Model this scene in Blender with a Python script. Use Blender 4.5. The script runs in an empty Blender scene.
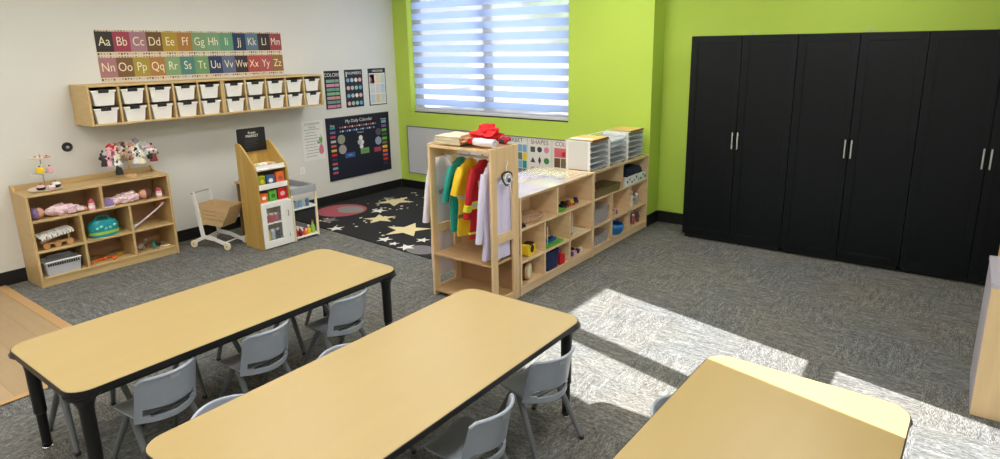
import bpy, bmesh, math, random
from mathutils import Vector, Matrix, noise
random.seed(7)
S = bpy.context.scene
COL = S.collection
PI = math.pi
rnd = random.uniform

# ------------------------------------------------------------------ materials
def srgb(r, g, b):
    f = lambda c: (c/255/12.92) if c/255 <= .04045 else ((c/255+.055)/1.055)**2.4
    return (f(r), f(g), f(b), 1)
_M = {}
def mat(name, col, rough=.5, metal=0, var=0.0, scale=8, stretch=(1, 1, 1), bump=0, spec=.5, trans=0, alpha=1, sheen=0):
    if name in _M: return _M[name]
    m = bpy.data.materials.new(name); m.use_nodes = True
    nt = m.node_tree; b = nt.nodes['Principled BSDF']
    c = srgb(*col)
    b.inputs['Base Color'].default_value = c
    b.inputs['Roughness'].default_value = rough
    b.inputs['Metallic'].default_value = metal
    b.inputs['Specular IOR Level'].default_value = spec
    b.inputs['Transmission Weight'].default_value = trans
    b.inputs['Alpha'].default_value = alpha
    if var or bump:
        tc = nt.nodes.new('ShaderNodeTexCoord'); mp = nt.nodes.new('ShaderNodeMapping')
        mp.inputs['Scale'].default_value = stretch
        no = nt.nodes.new('ShaderNodeTexNoise'); no.inputs['Scale'].default_value = scale; no.inputs['Detail'].default_value = 5
        nt.links.new(tc.outputs['Object'], mp.inputs[0]); nt.links.new(mp.outputs[0], no.inputs['Vector'])
        if var:
            cr = nt.nodes.new('ShaderNodeValToRGB')
            cr.color_ramp.elements[0].position = .3; cr.color_ramp.elements[1].position = .7
            cr.color_ramp.elements[0].color = tuple(x*(1-var) for x in c[:3])+(1,)
            cr.color_ramp.elements[1].color = tuple(min(1, x*(1+var*.6)) for x in c[:3])+(1,)
            nt.links.new(no.outputs['Fac'], cr.inputs[0]); nt.links.new(cr.outputs[0], b.inputs['Base Color'])
        if bump:
            bp = nt.nodes.new('ShaderNodeBump'); bp.inputs['Strength'].default_value = bump; bp.inputs['Distance'].default_value = .01
            nt.links.new(no.outputs['Fac'], bp.inputs['Height']); nt.links.new(bp.outputs[0], b.inputs['Normal'])
    _M[name] = m
    return m

BIRCH = mat('birch', (238, 208, 164), .3, var=.10, scale=3, stretch=(2, .7, 9))
BIRCHTOP = mat('birch_top', (220, 188, 140), .09, var=.08, scale=3, stretch=(9, .7, 2))
BIRCH_DIM = mat('birch_dim', (202, 172, 120), .4, var=.10, scale=3, stretch=(2, .7, 9))  # same birch as the cubbies, its different light put into the colour
OAK = mat('golden_oak', (196, 160, 84), .45, var=.16, scale=3, stretch=(8, 8, .7))
BACKWOOD = mat('back_board', (176, 136, 96), .5, var=.10, scale=3, stretch=(2, 2, 1))
LAMI = mat('maple_laminate', (184, 160, 106), .36, var=.03, scale=3, stretch=(3, .5, 1), spec=.5)
EDGE = mat('black_edge_band', (26, 25, 26), .45)
BLACKMETAL = mat('black_metal', (22, 22, 24), .35)
CHROME = mat('chrome', (200, 200, 202), .2, metal=1)
STEEL = mat('brushed_steel', (205, 205, 200), .35, metal=.6)
CHAIRP = mat('grey_plastic', (168, 177, 190), .28, var=.04, scale=30, bump=.03)
CHAIRL = mat('grey_leg', (112, 116, 118), .4)
FOOT = mat('dark_foot', (60, 62, 64), .6)
WARD = mat('black_laminate', (9, 15, 18), .4, var=.12, scale=2, stretch=(9, 9, .5), spec=.25)
WHITE = mat('white_paint', (236, 236, 232), .4)
WHITEP = mat('white_plastic', (238, 238, 236), .35)
GREYP = mat('grey_paint', (165, 170, 176), .45)
BLACK = mat('black', (20, 20, 22), .5)
CLOTHW = mat('white_cloth', (232, 228, 238), .85, bump=.2, scale=60)
LILAC = mat('lilac_cloth', (218, 212, 238), .85, bump=.2, scale=60)
CREAM = mat('cream', (238, 228, 196), .6)
PAPER = mat('paper', (232, 230, 224), .7)
def C3(name, c, r=.5): return mat(name, c, r)
RED = C3('red', (206, 30, 38)); YEL = C3('yellow', (240, 205, 30)); TEAL = C3('teal', (20, 150, 140)); BLUE = C3('blue', (24, 84, 168))
NAVY = C3('navy', (24, 38, 84)); GREEN = C3('green', (96, 178, 60)); ORANGE = C3('orange', (232, 112, 40)); PINK = C3('pink', (232, 176, 186))
PURPLE = C3('purple', (122, 92, 150)); TAN = C3('tan', (206, 170, 124)); BROWN = C3('brown', (110, 74, 48)); DGREY = C3('dark_grey', (58, 60, 66)); SKIN = C3('doll_skin', (214, 160, 132))
LBLUE = C3('light_blue', (120, 170, 208)); MINT = C3('mint', (150, 206, 184)); OLIVE = C3('olive', (120, 106, 66)); ROSE = C3('rose', (190, 84, 100)); LGREY = C3('light_grey', (190, 192, 196))

_b = BIRCHTOP.node_tree.nodes['Principled BSDF']; _b.inputs['Coat Weight'].default_value = 1; _b.inputs['Coat Roughness'].default_value = .04; _b.inputs['Coat IOR'].default_value = 2.2
def clear_mat(name, col, t=.6, rough=.2):
    m = bpy.data.materials.new(name); m.use_nodes = True; nt = m.node_tree
    b = nt.nodes['Principled BSDF']; b.inputs['Base Color'].default_value = srgb(*col); b.inputs['Roughness'].default_value = rough
    tr = nt.nodes.new('ShaderNodeBsdfTransparent'); mx = nt.nodes.new('ShaderNodeMixShader'); mx.inputs[0].default_value = t
    nt.links.new(b.outputs[0], mx.inputs[1]); nt.links.new(tr.outputs[0], mx.inputs[2])
    nt.links.new(mx.outputs[0], nt.nodes['Material Output'].inputs[0])
    return m
CLEAR = clear_mat('clear_plastic', (225, 232, 236), .42)
GLASS = clear_mat('window_glass', (235, 242, 245), .93, .02)
CLEARGREY = clear_mat('smoky_plastic', (205, 205, 208), .68)

# ------------------------------------------------------------------ mesh builder
class MB:
    def __init__(s): s.bm = bmesh.new(); s.M = Matrix.Identity(4)
    def _new(s, vs, m, smooth=False):
        fs = set()
        for v in vs:
            for f in v.link_faces: fs.add(f)
        for f in fs: f.material_index = m; f.smooth = smooth
        for v in vs: v.co = s.M @ v.co
    def box(s, x0, y0, z0, x1, y1, z1, m=0, bev=0, R=None):
        bm = s.bm
        r = bmesh.ops.create_cube(bm, size=1)['verts']
        c = Vector(((x0+x1)/2, (y0+y1)/2, (z0+z1)/2)); d = (abs(x1-x0), abs(y1-y0), abs(z1-z0))
        for v in r: v.co = Vector((v.co.x*d[0], v.co.y*d[1], v.co.z*d[2]))
        if bev:
            es = set(e for v in r for e in v.link_edges)
            g = bmesh.ops.bevel(bm, geom=list(es), offset=min(bev, min(d)*.45), segments=2, affect='EDGES', profile=.5)
            r = list(set(v for f in g['faces'] for v in f.verts) | set(v for v in r if v.is_valid))
        for v in r:
            v.co = (R @ v.co if R else v.co) + c
        s._new(r, m)
        return s
    def ell(s, c, rad, m=0, R=None, seg=12):
        r = bmesh.ops.create_uvsphere(s.bm, u_segments=seg, v_segments=max(6, seg*2//3), radius=1)['verts']
        for v in r:
            q = Vector((v.co.x*rad[0], v.co.y*rad[1], v.co.z*rad[2]))
            v.co = (R @ q if R else q) + Vector(c)
        s._new(r, m, True); return s
    def rings(s, rings, m=0, cap=True, smooth=True, closed=True):
        bm = s.bm; vr = [[bm.verts.new(s.M @ Vector(p)) for p in r] for r in rings]
        n = len(vr[0]); lim = n if closed else n-1
        for a, b in zip(vr, vr[1:]):
            for i in range(lim):
                f = bm.faces.new((a[i], a[(i+1) % n], b[(i+1) % n], b[i])); f.material_index = m; f.smooth = smooth
        if cap:
            f = bm.faces.new(vr[0][::-1]); f.material_index = m
            f = bm.faces.new(vr[-1]); f.material_index = m
        return s
    def tube(s, pts, rad, m=0, seg=8, flat=None):
        pts = [Vector(p) for p in pts]; n = len(pts)
        if not isinstance(rad, (list, tuple)): rad = [rad]*n
        R = []; up = None
        for i, p in enumerate(pts):
            t = (pts[min(i+1, n-1)]-pts[max(i-1, 0)]).normalized()
            if up is None:
                up = Vector((0, 0, 1)) if abs(t.z) < .9 else Vector((1, 0, 0))
            a = t.cross(up).normalized(); b = a.cross(t).normalized(); up = b
            f = flat or 1
            R.append([p+(a*math.cos(k*2*PI/seg)+b*math.sin(k*2*PI/seg)*f)*rad[i] for k in range(seg)])
        return s.rings(R, m)
    def lathe(s, prof, c=(0, 0, 0), m=0, seg=20, cap=True):
        return s.rings([[(c[0]+r*math.cos(k*2*PI/seg), c[1]+r*math.sin(k*2*PI/seg), c[2]+z) for k in range(seg)] for r, z in prof], m, cap)
    def prism(s, out, a, b, m=0, axis='z', smooth=False):
        f = {'z': lambda p, h: (p[0], p[1], h), 'y': lambda p, h: (p[0], h, p[1]), 'x': lambda p, h: (h, p[0], p[1])}[axis]
        return s.rings([[f(p, a) for p in out], [f(p, b) for p in out]], m, True, smooth)
    def grid(s, fn, nu, nv, m=0, th=.003, hole=None):
        """fn(u,v)->point; solid sheet of thickness th"""
        P = [[Vector(fn(i/nu, j/nv)) for j in range(nv+1)] for i in range(nu+1)]
        def nrm(i, j):
            a = P[min(i+1, nu)][j]-P[max(i-1, 0)][j]; b = P[i][min(j+1, nv)]-P[i][max(j-1, 0)]
            n = a.cross(b); return n.normalized() if n.length > 1e-9 else Vector((0, 0, 1))
        bm = s.bm
        A = {}; B = {}
        for i in range(nu+1):
            for j in range(nv+1):
                n = nrm(i, j)*th*.5
                A[i, j] = bm.verts.new(s.M @ (P[i][j]+n)); B[i, j] = bm.verts.new(s.M @ (P[i][j]-n))
        cells = {(i, j) for i in range(nu) for j in range(nv) if not (hole and hole((i+.5)/nu, (j+.5)/nv))}
        def F(vs):
            f = bm.faces.new(vs); f.material_index = m; f.smooth = True
        for i, j in cells:
            F((A[i, j], A[i+1, j], A[i+1, j+1], A[i, j+1])); F((B[i, j+1], B[i+1, j+1], B[i+1, j], B[i, j]))
            if (i-1, j) not in cells: F((A[i, j], A[i, j+1], B[i, j+1], B[i, j]))
            if (i+1, j) not in cells: F((A[i+1, j+1], A[i+1, j], B[i+1, j], B[i+1, j+1]))
            if (i, j-1) not in cells: F((A[i+1, j], A[i, j], B[i, j], B[i+1, j]))
            if (i, j+1) not in cells: F((A[i, j+1], A[i+1, j+1], B[i+1, j+1], B[i, j+1]))
        for d in (A, B):
            for v in d.values():
                if not v.link_faces: bm.verts.remove(v)
        return s
    def build(s, name, mats, parent=None, loc=None, rz=0, ang=35):
        bm = s.bm
        bmesh.ops.recalc_face_normals(bm, faces=bm.faces)
        for e in bm.edges:
            if len(e.link_faces) == 2 and e.calc_face_angle(0) > math.radians(ang): e.smooth = False
        me = bpy.data.meshes.new(name); 
        if parent is None and loc is not None: pass
        bm.to_mesh(me); bm.free()
        for m in (mats if isinstance(mats, (list, tuple)) else [mats]): me.materials.append(m)
        o = bpy.data.objects.new(name, me); COL.objects.link(o)
        if parent: o.parent = parent
        if loc is not None: o.location = loc
        if rz: o.rotation_euler.z = rz
        return o

def T(name, label, cat, loc=(0, 0, 0), rz=0, group=None):
    o = bpy.data.objects.new(name, None); COL.objects.link(o); o.empty_display_size = .05
    o.location = loc; o.rotation_euler.z = rz; return tag(o, label, cat, group)
def tag(o, label, cat, group=None, kind=None):
    o['label'] = label; o['category'] = cat
    if group: o['group'] = group
    if kind: o['kind'] = kind
    return o
def copy_tree(o, loc, rz, label, group=None):
    c = o.copy(); COL.objects.link(c); c.location = loc; c.rotation_euler.z = rz; c['label'] = label
    if group: c['group'] = group
    def rec(a, b):
        for ch in list(a.children):
            k = ch.copy(); COL.objects.link(k); k.parent = b; rec(ch, k)
    rec(o, c); return c
def struct(name, mb, mats, **k):
    o = mb.build(name, mats, **k); o['kind'] = 'structure'; return o
def rrect(x0, y0, x1, y1, r, n=6):
    out = []
    for cx, cy, a in ((x1-r, y1-r, 0), (x0+r, y1-r, 90), (x0+r, y0+r, 180), (x1-r, y0+r, 270)):
        for k in range(n+1):
            t = math.radians(a+90*k/n); out.append((cx+r*math.cos(t), cy+r*math.sin(t)))
    return out
def lettering(parent, items, name='lettering'):
    """items: (text, x, y, z, size, material, sx) in the parent's frame, text in its xz plane facing -y"""
    bm = bmesh.new(); mats = []
    for (tx, x, y, z, size, m, sx) in items:
        cu = bpy.data.curves.new('t', 'FONT'); cu.body = tx; cu.size = size; cu.align_x = 'CENTER'; cu.align_y = 'CENTER'; cu.extrude = .0006; cu.offset = -size*.004
        ob = bpy.data.objects.new('t', cu); me = bpy.data.meshes.new_from_object(ob)
        if m not in mats: mats.append(m)
        me.transform(Matrix.Translation((x, y, z)) @ Matrix.Diagonal((sx, 1, 1, 1)) @ Matrix.Rotation(PI/2, 4, 'X'))
        n0 = len(bm.faces); bm.from_mesh(me); bm.faces.ensure_lookup_table()
        for f in bm.faces[n0:]: f.material_index = mats.index(m)
        bpy.data.objects.remove(ob); bpy.data.meshes.remove(me); bpy.data.curves.remove(cu)
    me = bpy.data.meshes.new(name); bm.to_mesh(me); bm.free()
    for m in mats: me.materials.append(m)
    o = bpy.data.objects.new(name, me); COL.objects.link(o); o.parent = parent; return o

# ------------------------------------------------------------------ camera
f = 620.62; yaw, pitch, roll = .62796, .234979, -.0133473
cy, sy, cp, sp = math.cos(yaw), math.sin(yaw), math.cos(pitch), math.sin(pitch)
F_ = Vector((-sy*cp, cy*cp, -sp)); r_ = Vector((cy, sy, 0)); u_ = r_.cross(F_)
cr, sr = math.cos(roll), math.sin(roll)
Rv = cr*r_+sr*u_; Uv = -sr*r_+cr*u_
cam = bpy.data.cameras.new('camera'); co = bpy.data.objects.new('camera', cam); COL.objects.link(co)
Mx = Matrix((Rv, Uv, -F_)).transposed().to_4x4(); Mx.translation = Vector((0, 0, 1.9)); co.matrix_world = Mx
cam.sensor_width = 36; cam.lens = f/1000*36; cam.shift_x = -.01502; cam.shift_y = -.032; cam.clip_start = .05
S.camera = co

# ------------------------------------------------------------------ carpet and walls materials
def carpet_material():
    m = bpy.data.materials.new('carpet_tiles'); m.use_nodes = True; nt = m.node_tree; N = nt.nodes; L = nt.links
    b = N['Principled BSDF']; b.inputs['Roughness'].default_value = .95; b.inputs['Specular IOR Level'].default_value = .1
    tc = N.new('ShaderNodeTexCoord')
    ck = N.new('ShaderNodeTexChecker'); ck.inputs['Scale'].default_value = 1/.5
    L.new(tc.outputs['Object'], ck.inputs['Vector'])
    def streak(sc, det):
        outs = []
        for st in ((sc*.16, sc, 1), (sc, sc*.16, 1)):
            mp = N.new('ShaderNodeMapping'); mp.inputs['Scale'].default_value = st
            no = N.new('ShaderNodeTexNoise'); no.inputs['Scale'].default_value = 1; no.inputs['Detail'].default_value = det; no.inputs['Roughness'].default_value = .7
            L.new(tc.outputs['Object'], mp.inputs[0]); L.new(mp.outputs[0], no.inputs['Vector']); outs.append(no)
        mx = N.new('ShaderNodeMix'); mx.data_type = 'FLOAT'
        L.new(ck.outputs['Fac'], mx.inputs[0]); L.new(outs[0].outputs['Fac'], mx.inputs[2]); L.new(outs[1].outputs['Fac'], mx.inputs[3])
        return mx.outputs[0]
    fine = streak(230, 2); broad = streak(40, 3)
    ad = N.new('ShaderNodeMath'); ad.operation = 'MULTIPLY_ADD'; ad.inputs[1].default_value = .35
    L.new(broad, ad.inputs[0])
    sc = N.new('ShaderNodeMath'); sc.operation = 'MULTIPLY'; sc.inputs[1].default_value = .65; L.new(fine, sc.inputs[0]); L.new(sc.outputs[0], ad.inputs[2])
    r = N.new('ShaderNodeValToRGB'); e = r.color_ramp.elements
    e[0].position = .34; e[0].color = srgb(66, 66, 66); e[1].position = .66; e[1].color = srgb(164, 164, 162)
    x = e.new(.49); x.color = srgb(104, 105, 104)
    L.new(ad.outputs[0], r.inputs[0])
    big = N.new('ShaderNodeTexNoise'); big.inputs['Scale'].default_value = 1.3; big.inputs['Detail'].default_value = 4
    L.new(tc.outputs['Object'], big.inputs['Vector'])
    tint = N.new('ShaderNodeValToRGB'); te = tint.color_ramp.elements
    te[0].position = .38; te[0].color = (.88, .90, .89, 1); te[1].position = .62; te[1].color = (1.0, .96, .86, 1)
    L.new(big.outputs['Fac'], tint.inputs[0])
    mu = N.new('ShaderNodeMix'); mu.data_type = 'RGBA'; mu.blend_type = 'MULTIPLY'; mu.inputs[0].default_value = 1
    L.new(r.outputs[0], mu.inputs[6]); L.new(tint.outputs[0], mu.inputs[7]); L.new(mu.outputs[2], b.inputs['Base Color'])
    bp = N.new('ShaderNodeBump'); bp.inputs['Strength'].default_value = .25; bp.inputs['Distance'].default_value = .002
    L.new(fine, bp.inputs['Height']); L.new(bp.outputs[0], b.inputs['Normal'])
    return m
CARPET = carpet_material()
def planks_material():
    m = bpy.data.materials.new('wood_vinyl_planks'); m.use_nodes = True; nt = m.node_tree; N = nt.nodes; L = nt.links
    b = N['Principled BSDF']; b.inputs['Roughness'].default_value = .45
    tc = N.new('ShaderNodeTexCoord'); br = N.new('ShaderNodeTexBrick'); br.inputs['Scale'].default_value = 1
    br.inputs['Brick Width'].default_value = 1.2; br.inputs['Row Height'].default_value = .18; br.inputs['Mortar Size'].default_value = .0015
    br.inputs['Color1'].default_value = srgb(176, 152, 116); br.inputs['Color2'].default_value = srgb(168, 144, 108); br.inputs['Mortar'].default_value = srgb(148, 122, 90)
    L.new(tc.outputs['Object'], br.inputs['Vector'])
    no = N.new('ShaderNodeTexNoise'); no.inputs['Scale'].default_value = 4; no.inputs['Detail'].default_value = 6
    mp = N.new('ShaderNodeMapping'); mp.inputs['Scale'].default_value = (.6, 6, 1); L.new(tc.outputs['Object'], mp.inputs[0]); L.new(mp.outputs[0], no.inputs['Vector'])
    cr = N.new('ShaderNodeValToRGB'); cr.color_ramp.elements[0].color = (.9, .89, .87, 1); cr.color_ramp.elements[1].color = (1.1, 1.1, 1.1, 1)
    L.new(no.outputs['Fac'], cr.inputs[0])
    mu = N.new('ShaderNodeMix'); mu.data_type = 'RGBA'; mu.blend_type = 'MULTIPLY'; mu.inputs[0].default_value = 1
    L.new(br.outputs['Color'], mu.inputs[6]); L.new(cr.outputs[0], mu.inputs[7]); L.new(mu.outputs[2], b.inputs['Base Color'])
    return m
PLANK = planks_material()
WALLW = mat('white_wall', (222, 221, 214), .75, var=.02, scale=2, bump=.02)
WALLG = mat('green_wall', (188, 216, 84), .7, var=.02, scale=2, bump=.02)
CEIL = mat('ceiling_tile', (228, 228, 224), .9, var=.03, scale=60)
BASEB = mat('black_rubber_base', (18, 18, 20), .5)

# ------------------------------------------------------------------ room shell
XW, YW, XR, YB, H, YC = -6.43, 6.1, 1.0, -2.0, 2.9, 6.375
XC = -2.664
struct('floor', MB().box(XW-.15, YB-.15, -.2, XR+.15, YC+.2, 0), CARPET)
struct('ceiling', MB().box(XW-.15, YB-.15, H, XR+.15, YC+.2, H+.1), CEIL)
struct('wall_left', MB().box(XW-.15, YB-.15, 0, XW, YW, H), WALLW)
wz0, wz1, wx0, wx1 = 1.072, 2.75, -6.165, -3.665
w = MB(); th = .22
w.box(XW-.15, YW, 0, wx0, YW+th, H).box(wx1, YW, 0, XC, YC+.2, H).box(wx0, YW, 0, wx1, YW+th, wz0).box(wx0, YW, wz1, wx1, YW+th, H)
struct('wall_back', w, WALLG)
struct('wall_recess', MB().box(XC, YC, 0, XR+.15, YC+.2, H), WALLG)
struct('wall_behind', MB().box(XW, YB-.15, 0, XR+.15, YB, H), WALLW)
# right wall with two tall glazed openings that let the sun in
oy0, oy1, oz0, oz1 = 2.08, 3.51, .12, 2.73
w = MB()
w.box(XR, YB, 0, XR+.15, oy0, H).box(XR, oy1, 0, XR+.15, YC, H).box(XR, oy0, 0, XR+.15, oy1, oz0).box(XR, oy0, oz1, XR+.15, oy1, H)
struct('wall_right', w, WALLW)
win = T('window_2', '', ''); del win['label']; del win['category']; win['kind'] = 'structure'
fr = MB()
fr.box(XR+.05, 2.602, oz0, XR+.11, 2.765, oz1).box(XR+.05, oy0, 1.262, XR+.11, 2.602, 1.35).box(XR+.05, 2.765, 1.262, XR+.11, oy1, 1.35)
fr.build('window_frame', DGREY, win)
MB().box(XR+.075, oy0, oz0, XR+.08, 2.602, oz1).box(XR+.075, 2.765, oz0, XR+.08, oy1, oz1).build('window_pane', GLASS, win)
# window in the green wall
win = T('window_1', '', ''); del win['label']; del win['category']; win['kind'] = 'structure'
fr = MB(); y0, y1 = YW+.13, YW+.19
fr.box(wx0, y0, wz0, wx0+.075, y1, wz1).box(wx1-.06, y0, wz0, wx1, y1, wz1).box(wx0+.075, y0, wz0, wx1-.06, y1, wz0+.06).box(wx0+.075, y0, wz1-.06, wx1-.06, y1, wz1)
fr.box(-4.985, y0, wz0+.06, -4.875, y1, wz1-.06)
fr.build('window_frame', mat('window_frame_grey', (70, 84, 108), .5), win)
MB().box(wx0+.075, YW+.155, wz0+.06, -4.985, YW+.16, wz1-.06).box(-4.875, YW+.155, wz0+.06, wx1-.06, YW+.16, wz1-.06).build('window_pane', GLASS, win)
# baseboards
struct('baseboard_left', MB().box(XW, 1.45, 0, XW+.012, YW-.014, .118).box(XW, YB, 0, XW+.012, 1.45, .118), BASEB)
struct('baseboard_back', MB().box(XW+.012, YW-.012, 0, XC, YW, .118), BASEB)
struct('baseboard_recess', MB().box(XC, YW-.012, 0, XC+.012, YC-.012, .125).box(XC, YC-.012, 0, XR, YC, .125), BASEB)
# wood floor area at the left
struct('floor_planks', MB().box(XW+.013, YB, 0, -4.17, 1.44, .004), PLANK)
struct('trim_1', MB().box(XW+.013, 1.40, .004, -4.17, 1.47, .009, bev=.003).box(-4.2, YB, .004, -4.15, 1.40, .009, bev=.003), mat('transition_strip', (190, 152, 104), .5))
# added ceiling panels out of view, glowing to fill the room with light
lp = MB(); LPANEL = bpy.data.materials.new('fill_panel'); LPANEL.use_nodes = True
nt = LPANEL.node_tree; nt.nodes.clear(); em = nt.nodes.new('ShaderNodeEmission'); ou = nt.nodes.new('ShaderNodeOutputMaterial')
em.inputs[0].default_value = (1.0, .965, .91, 1); em.inputs[1].default_value = 10.0; nt.links.new(em.outputs[0], ou.inputs[0])
proto = None; n = 0
for ix, lx in enumerate((-4.75, -2.9, -.9)):
    for iy, ly in enumerate((-1.1, .9, 2.9, 4.9)):
        lab = ['row nearest the tray wall', 'middle row', 'row nearest the sunny side'][ix]; lab2 = ['behind the camera', 'above the near table ends', 'above the far table ends', 'nearest the window wall'][iy]
        if proto is None:
            proto = T('ceiling_fill_light', '', 'ceiling light', (lx, ly, H), 0, 'flat panel lights in the ceiling')
            MB().box(-.3, -.6, -.02, .3, .6, -.004).build('diffuser', LPANEL, proto)
            MB().box(-.32, -.62, -.025, -.301, .62, 0).box(.301, -.62, -.025, .32, .62, 0).box(-.301, -.62, -.025, .301, -.601, 0).box(-.301, .601, -.025, .301, .62, 0).build('frame', WHITE, proto)
            o = proto
        else: o = copy_tree(proto, (lx, ly, H), 0, '')
        o['label'] = 'flat white ceiling panel light, %s, %s' % (lab, lab2)

# zebra roller blind
ZB = bpy.data.materials.new('blind_opaque'); ZB.use_nodes = True; nt = ZB.node_tree; b = nt.nodes['Principled BSDF']
b.inputs['Base Color'].default_value = srgb(222, 228, 246); b.inputs['Roughness'].default_value = .9
tl = nt.nodes.new('ShaderNodeBsdfTranslucent'); tl.inputs[0].default_value = srgb(208, 224, 246); mx = nt.nodes.new('ShaderNodeMixShader'); mx.inputs[0].default_value = .78
nt.links.new(b.outputs[0], mx.inputs[1]); nt.links.new(tl.outputs[0], mx.inputs[2]); nt.links.new(mx.outputs[0], nt.nodes['Material Output'].inputs[0])
ZS = bpy.data.materials.new('blind_sheer'); ZS.use_nodes = True; nt = ZS.node_tree; b = nt.nodes['Principled BSDF']
b.inputs['Base Color'].default_value = srgb(232, 238, 250); b.inputs['Roughness'].default_value = .9
tr = nt.nodes.new('ShaderNodeBsdfTransparent'); mx = nt.nodes.new('ShaderNodeMixShader'); mx.inputs[0].default_value = .66
nt.links.new(b.outputs[0], mx.inputs[1]); nt.links.new(tr.outputs[0], mx.inputs[2]); nt.links.new(mx.outputs[0], nt.nodes['Material Output'].inputs[0])
bl = T('roller_blind', 'white day and night roller blind with opaque and sheer stripes over the window', 'window blind', ((-6.11-3.70)/2, YW+.05, wz0))
bw = (6.118-3.682)/2
op = MB(); sh = MB(); pitch_ = .1385; z = .052; k = 0
zt = wz1-wz0-.06
while z < zt:
    a, b_ = z, min(z+pitch_*.40, zt); sh.box(-bw, -.001, a, bw, .001, b_)
    a2, b2 = b_, min(z+pitch_, zt)
    if b2 > a2: op.box(-bw, -.0015, a2, bw, .0015, b2)
    z += pitch_
op.build('opaque_stripes', ZB, bl); sh.build('sheer_stripes', ZS, bl)
MB().box(-bw-.005, -.012, .015, bw+.005, .012, .052, bev=.004).build('bottom_rail', mat('rail_grey', (205, 205, 210), .5), bl)
MB().box(-bw-.01, -.035, zt, bw+.01, .03, zt+.055, bev=.005).build('headrail', WHITEP, bl)
MB().box(-bw-.005, -.02, .001, bw+.005, .02, .0145).build('bottom_gap_shade', BLACK, bl)  # black strip stands in for the shadowed gap under the blind

# outdoors seen between the stripes
struct('ground_outside', MB().box(-30, YC+.3, -.3, 20, 45, -.2), mat('pavement', (205, 200, 214), .9, var=.06, scale=1))
def tree(x, y, h, r, label):
    t = T('tree', label, 'tree', (x, y, -.2), 0, 'trees outside the window')
    MB().tube([(0, 0, 0), (.05, .02, h*.4), (0, 0, h*.7)], [.14, .1, .06]).build('trunk', BROWN, t)
    c = MB()
    for k in range(16):
        a = rnd(0, 2*PI); rr = rnd(0, r*.7)
        c.ell((rr*math.cos(a), rr*math.sin(a), h*.6+rnd(-.3, .5)*r), (r*rnd(.35, .6),)*3, seg=10)
    c.build('crown', mat('tree_leaves', (140, 165, 120), .9, var=.35, scale=3, bump=.6), t)
tree(-9.5, 17, 5.5, 1.9, 'green tree outside behind the left half of the blind')
tree(-4.0, 19, 5.0, 1.8, 'green tree outside behind the right half of the blind')
b = MB()
o = T('outside_building', 'low pale building outside seen through the blind stripes', 'building', (-14, 24, -.2))
MB().box(-6, 0, 0, 7, 5, 2.6).build('wall', mat('pale_render', (206, 210, 222), .9), o)
MB().box(-6.2, -.2, 2.6, 7.2, 5.2, 2.85).build('roof', mat('grey_roof', (140, 146, 160), .9), o)

# ------------------------------------------------------------------ tables
def make_table():
    t = T('classroom_table', '', 'table', (0, 0, 0), 0, 'x')
    hx, hy = .39, .916
    MB().prism(rrect(-hx+.004, -hy+.004, hx-.004, hy-.004, .086), .5245, .55).build('tabletop', LAMI, t, ang=20)
    e = MB()
    oo = rrect(-hx, -hy, hx, hy, .09); ii = rrect(-hx+.0045, -hy+.0045, hx-.0045, hy-.0045, .0855)
    e.rings([[(p[0], p[1], .522) for p in oo], [(p[0], p[1], .5485) for p in oo], [(p[0], p[1], .5485) for p in ii], [(p[0], p[1], .522) for p in ii], [(p[0], p[1], .522) for p in oo]], 0, False, False)
    e.build('edge_band', EDGE, t)
    a = MB(); ax, ay = hx-.06, hy-.06
    for s_ in (-1, 1):
        a.box(s_*ax-.01, -ay+.05, .487, s_*ax+.01, ay-.05, .5225); a.box(-ax+.05, s_*ay-.01, .487, ax-.05, s_*ay+.01, .5225)
    a.box(-ax, -.015, .5, ax, .015, .5235)
    a.build('apron', BLACKMETAL, t)
    for sx in (-1, 1):
        for sy_ in (-1, 1):
            x, y = sx*(hx-.068), sy_*(hy-.068)
            l = MB()
            l.lathe([(.075, .522), (.072, .512), (.045, .49), (.032, .455), (.029, .42), (.028, .22), (.0285, .215), (.0285, .195), (.0225, .19), (.021, .03), (.024, .028), (.024, .012), (.015, .008)][::-1], (x, y, 0), seg=16)
            lo = l.build('leg', BLACKMETAL, t)
            MB().lathe([(.022, 0), (.024, .004), (.016, .011)], (x, y, 0), seg=14).build('glide', CHROME, lo)
    return t
G = 'rectangular maple top activity tables'
tb = make_table(); tb['group'] = G
tb.location = (-3.186, 1.68, 0); tb['label'] = 'rectangular maple top table nearest the white tray wall, fully in view'
copy_tree(tb, (-1.846, 1.686, 0), 0, 'middle rectangular maple top table in the foreground, between the other two')
copy_tree(tb, (-.432, 1.685, 0), -.028, 'rectangular maple top table by the sunny floor with a sunlit end')

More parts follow.
